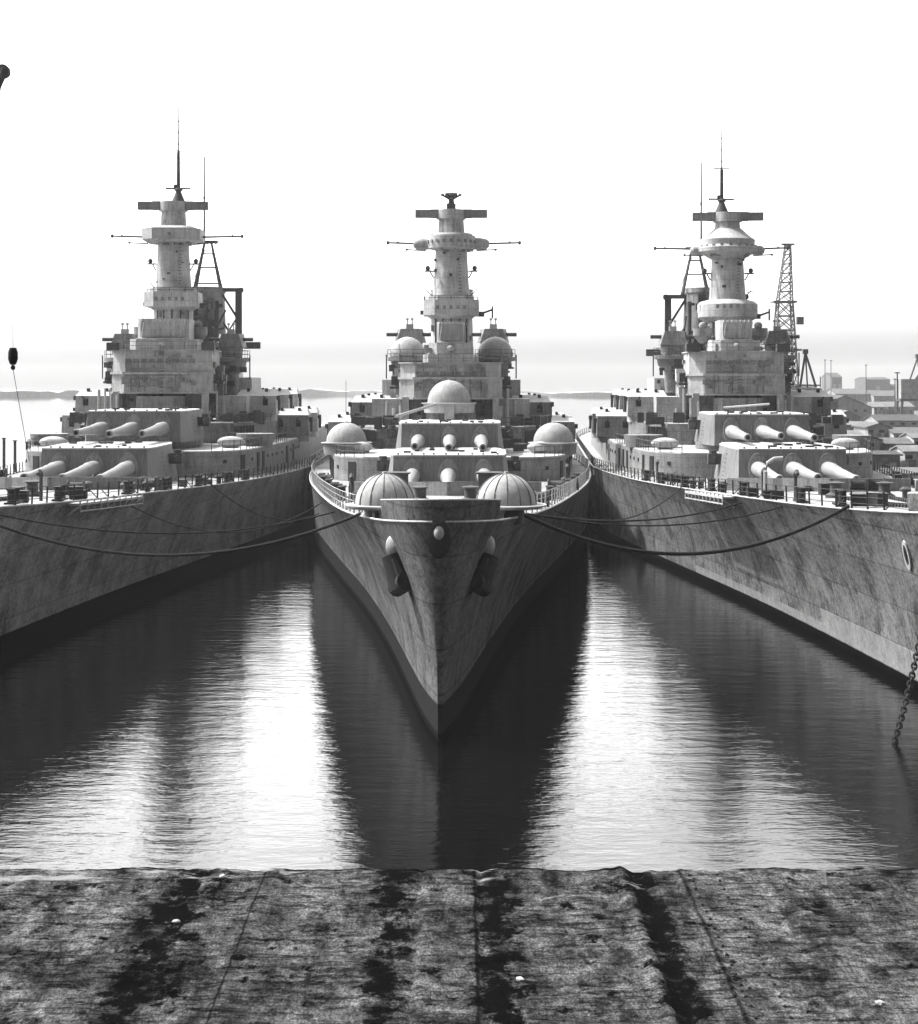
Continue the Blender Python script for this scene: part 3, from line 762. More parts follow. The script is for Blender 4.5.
def extra_detail(ship, P):
    dz = P['bz']; x = P['tx'] * .8; W = P['bw']
    for s in (-1, 1):
        mb = MB()       # boxes, trunks and floats crowded round the foot of the tower
        for _ in range(16): mb.box(x + s * R.uniform(W - .3, W + .5), R.uniform(105, 111), R.uniform(13.4, 19.0) + dz, R.uniform(.9, 1.8), R.uniform(.5, 1.6), R.uniform(.4, 1.8))
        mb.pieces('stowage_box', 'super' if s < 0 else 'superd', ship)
        mb = MB()
        for k in range(4): xx = x + s * (W - 1.0 + k * .8); mb.rod((xx, 101.3 + k * .5, 10.6 + dz), (xx, 101.3 + k * .5, R.uniform(13.5, 17.5) + dz), R.uniform(.1, .2), n=8)
        mb.pieces('vent_pipe', 'super', ship)
        mb = MB(); loop_rail(mb, [(s * 5.6, 97.6, 12.8 + dz * .5), (s * 8.2, 98.6, 12.8 + dz * .5), (s * 9.6, 102, 12.8 + dz * .5), (s * 11.5, 108, 12.8 + dz * .5)], 1.0, .04); mb.build('upper_rail', 'mid', ship)
        mb = MB()       # small round platform half way up the tower side
        zz = (23.0 if not P['igloos'] else 23.6) + dz; mb.lathe([(.4, zz - .9), (1.15, zz), (1.15, zz + .9)], x + s * 3.3, 109.5, 16); mb.box(x + s * 2.4, 110, zz - .3, 1.6, 1.2, .3); mb.ellipsoid((x + s * 3.3, 109.3, zz + 1.2), .5, .5, .5, 10, 6)
        P['igloos'] or mb.build('searchlight_tub', 'superd', ship)
        mb = MB(); P['igloos'] or mb.box(x + s * (W - .4), 102.4, 21.4 + dz, 1.5, 1.3, .9); mb.box(x + s * (W + .5), 105, 17.2 + dz, 1.2, 2.6, .25); mb.box(x + s * (W + .6), 104.8, 18.0 + dz, .7, 1.2, 1.0)
        mb.pieces('signal_lamp_stand', 'mid', ship)
    mb = MB()
    for k in range(7): mb.box(x - W + 2 + k * (2 * W - 4) / 6, 101.45, 17.3 + dz + R.uniform(-.3, .3), R.uniform(.3, 1.1), .3, R.uniform(.3, .9))
    for k in range(6): zz = R.uniform(16.4, 19.7) + dz; mb.rod((x - W + 2, 101.5, zz), (x - W + 2 + R.uniform(2, 7), 101.5, zz), .05, n=5)
    for k in range(5): xx = x + R.uniform(-W + 2, W - 2); mb.rod((xx, 101.5, 16.2 + dz), (xx, 101.5, 19.8 + dz), .06, n=5)
    mb.pieces('bridge_conduit', 'superd', ship)
    mb = MB()
    for k in range(5):
        a = -PI * .5 + (k - 2) * .42; mb.rod((x + 2.5 * math.cos(a), P['ty'] + 2.5 * math.sin(a), 21.2 + dz), (x + 2.5 * math.cos(a), P['ty'] + 2.5 * math.sin(a), P['tz']['gal0'] - .4), .09, n=6)
    mb.pieces('tower_conduit', 'mid', ship)

def deckhouse(ship, P):
    dz = P['bz'] * .5
    L = [(5.0, 77.0), (8.5, 77.6), (10.6, 79.5), (11.6, 82.5), (12.3, 88), (13.0, 96), (13.9, 106), (14.2, 118), (14.2, 182)]
    poly = [(x, y) for x, y in L] + [(-x, y) for x, y in reversed(L)]
    mb = MB(); mb.prism(poly, 6.6, 10.3 + dz, None, True); h = mb.build('deckhouse', 'superd', ship)
    top = [(x * .99, y + .1) for x, y in poly]
    mb = MB(); mb.prism(top, 10.303 + dz, 10.42 + dz); mb.build('deckhouse_roof', 'roof', h)
    mb = MB()
    for s in (-1, 1):       # doors and portholes
        for i in range(1, len(L) - 2):
            (xa, ya), (xb, yb) = L[i], L[i + 1]
            n = max(1, int(math.hypot(xb - xa, yb - ya) / 2.6))
            for k in range(n):
                f = (k + .5) / n; px_, py_ = xa + (xb - xa) * f, ya + (yb - ya) * f
                a = math.atan2(yb - ya, xb - xa)
                if R.random() < .45: mb.box(s * px_, py_, 8.9 + dz, .95, .2, 2.0, s * a)
                else: mb.box(s * px_, py_, 9.3 + dz, .35, .2, .35, s * a)
    mb.pieces('deckhouse_opening', 'dark', h)
    for s in (-1, 1):
        mb = MB(); loop_rail(mb, [(s * x * .98, y, 10.42 + dz) for x, y in L[1:7]], 1.0, .04); mb.build('deckhouse_rail', 'mid', h)
    # second level
    L2 = [(5.5, 97.5), (8.2, 98.5), (9.6, 102), (11.6, 110), (11.8, 170)]
    poly = [(x, y) for x, y in L2] + [(-x, y) for x, y in reversed(L2)]
    mb = MB(); mb.prism(poly, 10.4 + dz, 12.7 + dz); h2 = mb.build('upper_deckhouse', 'superd', ship)
    mb = MB(); mb.prism([(x * .99, y + .1) for x, y in poly], 12.703 + dz, 12.8 + dz); mb.build('upper_roof', 'roof', h2)
    mb = MB()
    for s in (-1, 1):
        for _ in range(26): mb.box(s * R.uniform(5.8, 11), R.uniform(96.5, 108), (10.5 if R.random() < .4 else 12.9) + dz + R.uniform(.2, .6), R.uniform(.3, 1.5), R.uniform(.4, 1.2), R.uniform(.5, 1.5))
        for k in range(6): mb.box(s * (8.6 + k * .25), 98.6 + k * .8, 11.6 + dz, .5, .6, 1.6)
    mb.pieces('ready_locker', 'mid', h2)
    # tower side house that steps up behind the mounts
    for s in (-1, 1):
        mb = MB(); mb.box(s * 7.3, 112, 14.2 + dz, 3.4, 16, 3.2); mb.box(s * 6.6, 122, 16.5 + dz, 3.6, 12, 3.0)
        mb.build('side_house', 'super', ship)
    # paravane-like covered floats, lockers on the deckhouse roof
    for s in (-1, 1):
        mb = MB(); mb.ellipsoid((s * 9.4, 85.5, 11.05 + dz), 1.5, .8, .62, 16, 8); mb.box(s * 9.4, 85.5, 10.6 + dz, 1.6, .5, .4)
        mb.build('covered_boat', 'super', ship)
        mb = MB(); mb.lathe([(1.9, 10.4 + dz), (2.1, 11.6 + dz), (2.1, 11.75 + dz)], s * 11.3, 92, 20); mb.build('gun_tub', 'superd', ship) if not P['igloos'] else None
        mb = MB()
        for k in range(5): mb.box(s * R.uniform(7, 12), R.uniform(88, 97), 10.9 + dz, R.uniform(.6, 1.6), R.uniform(.5, 1.3), R.uniform(.6, 1.1))
        mb.pieces('roof_locker', 'mid', h)

def deck_gear(ship, P):
    def onz(y): return DZ(y) - .03
    # chain, capstans, bitts, ventilators, reels, crates ahead of the turret
    for s in (-1, 1):
        mb = MB(); mb.lathe([(.75, onz(30)), (.75, onz(30) + .2), (.42, onz(30) + .4), (.4, onz(30) + .95), (.62, onz(30) + 1.1), (.1, onz(30) + 1.2)], s * 1.7, 30, 18); mb.build('capstan', 'mid', ship)
        mb = MB(); y0, y1 = 6, 29
        n = 60
        for k in range(n):
            f = k / n; yy = y0 + (y1 - y0) * f; mb.box(s * (1.1 + .6 * f), yy, onz(yy) + .12, .26 if k % 2 else .12, .42, .12 if k % 2 else .26)
        mb.build('anchor_chain', 'dark', ship)
    spots = [(15, .74), (22, .8), (36, .84), (46, .86), (56, .88), (66, .9), (74, .9)]
    for y, f in spots:
        for s in (-1, 1):
            X = s * DK(y + 3) * f; z = onz(y)
            mb = MB(); mb.box(X, y, z + .08, .7, 2.0, .12)
            for q in (-.6, .6): mb.lathe([(.24, z + .1), (.24, z + .85), (.31, z + .88), (.31, z + .98)], X, y + q, 12)
            mb.build('mooring_bitts', 'dark', ship)
    rr = random.Random(P['seed'])
    kinds = []
    for k in range(P['ngear']):
        y = rr.uniform(14, 60) if rr.random() < .85 else rr.uniform(60, 76); hb = DK(y + 2)
        s = rr.choice((-1, 1)); X = s * (hb - rr.uniform(.9, 2.2)) if rr.random() < .62 else rr.uniform(-hb * .7, hb * .7)
        if y > 52 and abs(X) < 8.2: X = s * (hb - rr.uniform(.8, 1.8))
        if P['igloos'] and abs(X) < 2.2: X = s * (hb - 1.2)
        z = onz(y); t = rr.random(); mb = MB()
        if t < .3:
            mb.lathe([(.22, z), (.22, z + .5), (.4, z + .55), (.42, z + .7), (.2, z + .85)], X, y, 12); mb.build('mushroom_vent', rr.choice(('mid', 'mid', 'dark')), ship)
        elif t < .6:
            w, d, h = rr.uniform(.4, 1.1), rr.uniform(.5, 1.2), rr.uniform(.35, .9)
            mb.box(X, y, z + h / 2, w, d, h, rr.uniform(-.2, .2)); mb.box(X, y, z + h + .04, w * 1.06, d * 1.06, .08); mb.build('deck_locker', rr.choice(('dark', 'mid', 'dark', 'superd')), ship)
        elif t < .92:
            mb.rod((X - .6, y, z + .6), (X + .6, y, z + .6), 1, n=14, prof=[(0, .55), (.06, .55), (.07, .36), (.93, .36), (.94, .55), (1, .55)])
            mb.box(X - .62, y, z + .3, .06, .9, .6); mb.box(X + .62, y, z + .3, .06, .9, .6); mb.build('hawser_reel', rr.choice(('dark', 'mid')), ship)
        else:
            mb.rod((X, y, z), (X, y, z + 1.7), .12); mb.tube([(X, y, z + 1.6), (X, y - .15, z + 1.9), (X, y - .5, z + 2.0), (X, y - .75, z + 1.8)], .15, 8); mb.build('gooseneck_vent', 'mid', ship)
    # breakwater
    mb = MB(); zz = onz(44)
    for s in (-1, 1):
        mb.add([(0, 42, zz), (s * 7.4, 47, onz(47)), (s * 7.4, 47, onz(47) + 1.0), (0, 42, zz + 1.2), (0, 42.15, zz), (s * 7.4, 47.15, onz(47)), (s * 7.4, 47.15, onz(47) + 1.0), (0, 42.15, zz + 1.2)],
               [(0, 1, 2, 3), (5, 4, 7, 6), (3, 2, 6, 7), (1, 5, 6, 2)])
    mb.build('breakwater', 'superd', ship)

def anchor(ship, side):
    a = hull_pt(4.7, .87, side); b = hull_pt(3.6, .68, side)
    d = (b - a).normalized(); out = Vector((side * .9, -.42, -.25)).normalized()
    mb = MB()
    mb.rod(a + out * -.3, a + out * .4 - d * .1, 1, n=16, prof=[(0, .72), (.45, .66), (.8, .46), (1, .14)]); bol = mb.build('hawse_bolster', 'barrel', ship)
    mb = MB(); c = a + out * .32 + d * .3
    mb.rod(c + d * .0, c + d * 1.75, .50, .66, n=14)
    fa = d.cross(out).normalized()
    e = c + d * 1.55
    mb.rod(e - fa * .8, e + fa * .8, .48, n=12)
    for s in (-1, 1):
        mb.rod(e + fa * .45 * s, e + fa * .5 * s - d * 1.3 + out * .05, .34, .2, n=8)
    mb.build('anchor', 'dark', ship)

def battleship(P):
    ship = empty('battleship', (P['X'], P['Y'], 0), -math.atan(P['slope']))
    tag(ship, P['label'], 'battleship')
    build_hull(ship, P['hull'])
    for s in (-1, 1): railing(ship, 13 if P['igloos'] else 9, 250, s, 2.1, 'light' if P['igloos'] else 'dark', 1.1, .06)
    for s in P.get('anchors', (-1, 1)): anchor(ship, s)
    tz = P['turz']
    barbette(ship, 68, 6.8, tz[0] - .5); gunhouse(ship, 68, tz[0], tz[0] + 3.15)
    barbette(ship, 88, 6.8, tz[1] - .5); gunhouse(ship, 88, tz[1], tz[1] + 3.1)
    deckhouse(ship, P); bridge(ship, P); extra_detail(ship, P); fire_tower(ship, P); funnel_and_mast(ship, P); deck_gear(ship, P)
    dz = P['bz'] * .5
    for s in (-1, 1):
        for (x, y, z, h) in P['mounts']:
            twin_mount(ship, s * x, y, z + dz, h, s)
    # stem fairlead just under the bulwark
    p = hull_pt(0, .935, 1)
    mb = MB(); n = 20; ring = []
    for rx, rz, yy in ((.52, .86, .35), (.56, .90, -.24), (.38, .68, -.34)):
        for k in range(n):
            a = 2 * PI * k / n; ring.append((rx * math.cos(a), p.y + yy, p.z - .1 + rz * math.sin(a)))
    fs = [(L * n + k, L * n + (k + 1) % n, (L + 1) * n + (k + 1) % n, (L + 1) * n + k) for L in range(2) for k in range(n)] + [tuple(range(2 * n, 3 * n))]
    mb.add(ring, fs, True); fl = mb.build('stem_fairlead', 'dark', ship)
    mb = MB(); mb.ellipsoid((0, p.y - .32, p.z + .22), .25, .22, .32, 12, 8); mb.build('fairlead_roller', 'super', fl)
    return ship

MOUNTS = [(9.7, 111, 13.4, 3.1), (9.9, 127, 13.4, 3.1), (13.1, 119, 10.6, 3.4), (13.2, 135, 10.6, 3.4), (9.9, 143, 13.4, 3.1)]
centre = battleship(dict(
    label='middle battleship with striped dome covers at its bow, pointing straight at the quay', X=-.93, Y=78.4, slope=.0, hull='hull_c', igloos=True, seed=3, ngear=34,
    turz=(8.0, 10.3), bz=-.25, tx=0, ty=113, bw=5.85, uw=1.6, wing=5.3, wz=20.6, fx=0, mast=False, gal='octo', disc='winged', yard=(7.6, 8.2), pole='crown',
    tz=dict(base=15, gal0=25.5, gal1=27.3, disc0=33.4, disc1=35.3, rf0=37.2, rf1=38.15, top=40.3), mounts=[(x - .4, y, z - .4, h) for x, y, z, h in MOUNTS]))
left = battleship(dict(
    label='left battleship seen from its port bow, dark hull side leading off the left edge', X=-31.5, Y=84.5, slope=-.025, hull='hull_l', igloos=False, seed=5, ngear=36,
    turz=(8.35, 11.4), bz=.35, tx=-.9, ty=113, bw=5.9, uw=3.0, wing=6.6, wz=20.6, fx=.6, mast=True, mx=0.2, my=130, ms=1, ax=.9, wx=-.5, gal='octo', disc='octo', yard=(7.6, 8.4), pole='spar',
    px=.6, tz=dict(base=15, gal0=26.8, gal1=28.6, disc0=34.7, disc1=36.7, rf0=38.8, rf1=39.8, top=51.6), mounts=MOUNTS))
right = battleship(dict(
    label='right battleship with pale lower hull band and round flared platforms on its tower', X=26.8, Y=83, slope=.051, hull='hull_r', igloos=False, anchors=(1,), seed=11, ngear=36,
    turz=(8.35, 11.1), bz=.15, tx=.3, ty=113, bw=5.6, uw=1.9, wing=6.4, wz=20.9, fx=-.8, mast=True, mx=-.6, my=130, mz=-1.0, ms=-1, ax=-1.4, wx=.8, gal='round', disc='cone', yard=(8.8, 7.4), pole='spar',
    px=-.7, tz=dict(base=15, gal0=25.4, gal1=27.6, disc0=33.2, disc1=35.2, rf0=37.3, rf1=38.3, top=48.5), mounts=MOUNTS))

# extras of the middle ship
for s in (-1, 1):
    igloo(centre, s * 3.3 + .2, 8.4, 11.0, 1.64, 1.62, 2.05, .22, 14, 'light'); MB().lathe([(1.2, 9.9), (1.2, 10.8)], s * 3.1 + .2, 9.0, 20).build('tub_pedestal', 'dark', centre)  # pedestal coloured dark to imitate the shaded gap under the tub
    igloo(centre, s * 10.7, 87, 11.4, 2.08, 2.0, 2.5, 1.25, 0, 'superd')
    mb = MB()
    for k in range(4): mb.lathe([(.17, 10.2), (.17, 10.55), (.24, 10.57), (.24, 10.68)], s * (2.75 + .42 * k), 7.0 + .6 * k, 10)
    mb.pieces('fairlead_roller', 'light', centre)
t = igloo(centre, -.15, 96.5, 15.35, 2.35, 2.45, 2.9, 1.1, 0, 'super')
mb = MB(); mb.box(-.1, 93.3, 14.0, 1.05, .5, 2.6); mb.build('platform_column', 'light', t)
mb = MB(); mb.lathe([(2.2, 9.9), (2.2, 14.3)], -.15, 97, 24); mb.build('platform_trunk', 'superd', t)
mb = MB(); mb.rod((-5.5, 84, 14.1), (-1.6, 92.5, 15.2), .16); mb.build('boom', 'light', centre)
for s in (-1, 1):
    mb = MB(); mb.box(s * 3.3 - .2, 36, DZ(36) + .9, 1.6, 1.4, 1.9); mb.box(s * 3.3 - .2, 36, DZ(36) + 1.9, 1.9, 1.7, .1); mb.build('windlass_house', 'mid', centre)
mb = MB(); mb.rod((-3.2, 86, 14.9), (1.3, 84, 15.3), .11); mb.build('boom', 'light', right)

# staging hung at the deck edge of the outer ships, pale rimmed hawse, tall vent
def side_staging(ship, side, d0, d1):
    pts = [hull_pt(d0 + (d1 - d0) * k / 10, 1.0, side) for k in range(11)]
    mb = MB()
    for a, b in zip(pts, pts[1:]):
        m = (a + b) / 2 + Vector((side * .45, 0, -.15)); L = (b - a).length; an = math.atan2(b.y - a.y, b.x - a.x)
        mb.box(m.x, m.y, m.z, L * 1.02, .9, .16, an)
    for a in pts: mb.rod(a + Vector((side * .85, 0, -.7)), a + Vector((side * .85, 0, .1)), .06, n=5); mb.rod(a + Vector((0, 0, -.9)), a + Vector((side * .85, 0, -.3)), .07, n=5)
    mb.tube([a + Vector((side * .85, 0, -.62)) for a in pts], .05, 5)
    mb.build('side_staging', 'light', ship)
side_staging(left, 1, 22, 34); side_staging(right, -1, 35, 47)
def pale_hawse(ship, side, d, t):
    c = hull_pt(d, t, side); ax = (hull_pt(d, t - .1, side) - hull_pt(d, t + .1, side)).normalized()
    fw = (hull_pt(d + .6, t, side) - hull_pt(d - .6, t, side)).normalized(); nn = ax.cross(fw).normalized()
    if nn.x * side < 0: nn = -nn
    mb = MB(); n = 24; vs = []
    for r1, r2, o in ((.95, .42, .02), (.92, .40, .1), (.68, .25, .1), (.66, .23, .03)):
        for k in range(n):
            a = 2 * PI * k / n; vs.append(c + ax * (r1 * math.cos(a)) + fw * (r2 * math.sin(a)) + nn * o)
    fs = [(L * n + k, L * n + (k + 1) % n, (L + 1) * n + (k + 1) % n, (L + 1) * n + k) for L in range(3) for k in range(n)]
    h = mb.add(vs, fs, True).build('hawse_rim', 'roof', ship)
    mb = MB(); mb.add(vs[3 * n:], [tuple(range(n))]).build('hawse_opening', 'void', h)
    return ship.matrix_world @ c
bpy.context.view_layer.update()
wp = pale_hawse(right, -1, 7.0, .77)
print('hawse px', CX + F * wp.x / wp.y, HZ + F * (CAMZ - wp.z) / wp.y)
p = hull_pt(30, 1.0, -1)
mb = MB(); mb.tube([(p.x + .8, p.y, p.z), (p.x + .8, p.y, p.z + 1.9), (p.x + .95, p.y, p.z + 2.5), (p.x + 1.4, p.y, p.z + 2.8), (p.x + 2.0, p.y, p.z + 2.85)], .14, 8); mb.build('davit', 'light', right)

# ------------------------------------------------------------------ mooring lines and chain
def wpt(ship, d, t, side, dx=0, dz=0):
    q = hull_pt(d, t, side); q = Vector((q.x + dx, q.y, q.z + dz)); return ship.matrix_world @ q
def sag_line(a, b, sag, n=28):
    return [a.lerp(b, k / n) + Vector((0, 0, -sag * 4 * (k / n) * (1 - k / n))) for k in range(n + 1)]
def mooring(a, b, sag, r, label):
    mb = MB(); mb.tube(sag_line(a, b, sag), r, 8); o = mb.build('mooring_line', 'rope'); tag(o, label, 'mooring rope'); return o
mooring(wpt(left, 8, 1.0, 1, 0, .15), wpt(centre, 13, 1.0, -1, 0, .15), 2.5, .085, 'heavy mooring rope sagging from the left ship bow to the middle ship bow')
mooring(wpt(left, 30, 1.0, 1, .1, .1), wpt(centre, 60, .86, -1, -.1, 0), 2.6, .055, 'slack line hanging from the staging on the left ship hull')
mooring(wpt(left, 56, 1.0, 1, .1, .1), wpt(centre, 78, .6, -1, -.2, 0), 1.6, .055, 'short slack rope near the aft end of the left ship side')
mooring(wpt(centre, 12.5, 1.0, 1, 0, .15), wpt(right, 13, 1.0, -1, 0, .2), 2.5, .11, 'thick double mooring rope drooping from middle bow to the right ship bollard')
mooring(wpt(centre, 14, 1.0, 1, 0, .1), wpt(right, 34, .95, -1, -.1, .0), .8, .06, 'taut mooring rope crossing to the staging on the right ship side')
mooring(wpt(centre, 30, .95, 1, .1, 0), wpt(right, 52, 1.0, -1, -.1, .1), 1.6, .05, 'thin slack rope from the middle ship flank up to right ship deck')
mooring(wpt(left, 9, 1.0, 1, 0, .15), wpt(centre, 34, .92, -1, -.1, 0), 1.5, .05, 'thin taut line crossing from the left ship bow to the middle ship flank')
mooring(wpt(centre, 20, .97, 1, .1, 0), wpt(right, 24, .97, -1, -.1, 0), .9, .05, 'thin line strung across above the thick drooping mooring rope')
# anchor chain hanging from the right bow into the water
a = wpt(right, 3.2, .80, -1, -.2); b = Vector((at(890, 77.6), 77.6, -.5))
pts = sag_line(a, b, .9, 44); mb = MB()
for k in range(len(pts) - 1):
    m = (pts[k] + pts[k + 1]) / 2; d = (pts[k + 1] - pts[k])
    u = d.normalized(); sd = u.cross(Vector((0, 1, 0))).normalized() if k % 2 else u.cross(Vector((1, 0, 0))).normalized()
    ring = [m + u * (.72 * d.length * math.cos(q)) + sd * (.14 * math.sin(q)) for q in [j * PI / 5 for j in range(10)]]
    ring.append(ring[0]); mb.path(ring, .055, 5)
tag(mb.build('anchor_chain', 'dark'), 'black anchor chain dangling from the right ship bow into the water', 'chain')

# ------------------------------------------------------------------ setting
def grid_sheet(name, xs, ys, zf, mat):
    mb = MB(); n = len(xs)
    vs = [(x, y, zf(x, y)) for y in ys for x in xs]
    fs = [(j * n + i, j * n + i + 1, (j + 1) * n + i + 1, (j + 1) * n + i) for j in range(len(ys) - 1) for i in range(n - 1)]
    mb.add(vs, fs, True); return mb.build(name, mat, None, 60)
FAR = 6000
w = MB().add([(-FAR, -400, 0), (FAR, -400, 0), (FAR, FAR, 0), (-FAR, FAR, 0)], [(0, 1, 2, 3)]).build('water', 'water'); tag(w, kind='structure')

QZ, QE = 4.0, 44.8
def frange(a, b, s):
    r = []; x = a
    while x < b - 1e-6: r.append(x); x += s
    return r + [b]
xs = [-90, -60, -35, -22] + frange(-15, 15, .075) + [22, 35, 60, 90]
ys = [-60, -30, 0, 15, 24] + frange(27.5, QE, .085)
ridge = [(-6.6, .35, .03), (-5.2, .25, .04), (-1.05, .12, -.05), (.55, .12, -.05), (-11.8, .3, .03), (4.5, .16, .07), (4.95, .2, -.08), (6.15, .06, .05), (8.9, .25, .03), (11.4, .3, .04)]
def qz(x, y):
    if abs(x) > 15.01 or y < 27.4: return QZ - .12
    z = .055 * mnoise.fractal(Vector((x * .8, y * 1.0, 0)), .85, 2.0, 6) + .018 * mnoise.noise(Vector((x * 6, y * 6, 3)))
    wob = .08 * mnoise.noise(Vector((0, y * .5, 9)))
    for c, s, h in ridge: z += h * math.exp(-((x + wob - c) / s) ** 2)
    if -1.0 < x + wob < .5: z += .03
    k = (y - (QE - .5)) / .5
    if k > 0: z -= (.05 + .05 * mnoise.noise(Vector((x * 1.3, 0, 5)))) * k * k
    return QZ + z
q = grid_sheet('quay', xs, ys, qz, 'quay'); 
me = q.data
for v in me.vertices:
    if v.co.y > QE - .3 and abs(v.co.x) < 15.01: v.co.y += .04 * mnoise.fractal(Vector((v.co.x * .9, 0, 0)), .9, 2, 4) + (.10 if -9.5 < v.co.x < -7.7 else 0)
tag(q, kind='structure')
mb = MB()
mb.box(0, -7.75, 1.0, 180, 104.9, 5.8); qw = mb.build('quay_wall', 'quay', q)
# flanged steel strip with bolt heads let into the quay
mb = MB()
y = 28.0
while y < 44.3:
    for x in (6.35, 7.1): mb.lathe([(.045, qz(x, y) - .01), (.045, qz(x, y) + .03), (.02, qz(x, y) + .05)], x + R.uniform(-.01, .01), y, 8)
    y += .62
mb.pieces('bolt_head', 'void', q)
DEB = ['pale fist sized lump of rubble on the quay, the one nearest its left dark stain', 'small white flake lying on the quay close to the bottom edge', 'pale splinter by the quay edge left of the light strip',
       'small grey stone on the quay beside the bolted seam', 'white chip near the middle of the quay', 'flat pale fragment at the far right of the quay']
for k, (px_, Y) in enumerate(((176, 40.3), (338, 30.6), (222, 43.9), (700, 33), (520, 36.4), (880, 35.0))):
    X = at(px_, Y); mb = MB(); mb.ellipsoid((0, 0, 0), .11, .08, .045, 9, 5)
    mb.v = [(a * (1 + R.uniform(-.25, .25)), b_ * (1 + R.uniform(-.25, .25)), c * (1 + R.uniform(-.2, .2))) for a, b_, c in mb.v]; mb.sm = [False] * len(mb.f)
    o = mb.build('rubble', 'super'); o.location = (X, Y, qz(X, Y) + .03); o.rotation_euler = (0, 0, R.uniform(0, 3)); tag(o, DEB[k], 'rubble')

# shipyard ground to the right, reaching back to the horizon
lx = [54, 80, 120, 200, 330, 600, 1100, 2400]; ly = [205, 240, 280, 330, 400, 520, 700, 1000, 1500, 2300, 3200]
mb = MB(); vs = []; 
for y in ly:
    x0 = max(54, .215 * y)
    for k in range(16):
        X = x0 + (2600 - x0) * (k / 15) ** 2.2; vs.append((X, y, 1.6 + (.25 * mnoise.noise(Vector((X * .05, y * .05, 0))) if k else 0)))
mb.add(vs, [(j * 16 + i, j * 16 + i + 1, (j + 1) * 16 + i + 1, (j + 1) * 16 + i) for j in range(len(ly) - 1) for i in range(15)], True)
g = mb.build('ground', 'land'); tag(g, kind='structure')
mb = MB()       # quay wall round the yard
edge = [(2600, 205)] + [(54, 205)] + [(max(54, .215 * y), y) for y in ly[1:]]
for (xa, ya), (xb, yb) in zip(edge, edge[1:]):
    mb.add([(xa, ya, -2), (xb, yb, -2), (xb, yb, 1.62), (xa, ya, 1.62)], [(0, 1, 2, 3)])
mb.build('embankment', 'wall_mid', g)
# low far shore across the water
mb = MB(); vs = []; n = 260
for k in range(n + 1):
    px_ = -500 + k * 9; Y = 2100 + 120 * math.sin(k * .09); X = at(px_, Y)
    h = 3 + 7 * abs(mnoise.fractal(Vector((k * .06, 0, 2)), .8, 2, 4)) + 4 * R.random() * (1 if (k // 7) % 3 == 0 else .35)
    vs += [(X, Y, -.5), (X, Y, h), (X, Y + 160, h * .9), (X, Y + 200, -.5)]
mb.add(vs, [(4 * k + L, 4 * k + 4 + L, 4 * k + 5 + L, 4 * k + 1 + L) for k in range(n) for L in range(3)]).build('far_shore', 'shore')
tag(bpy.data.objects['far_shore'], kind='structure')

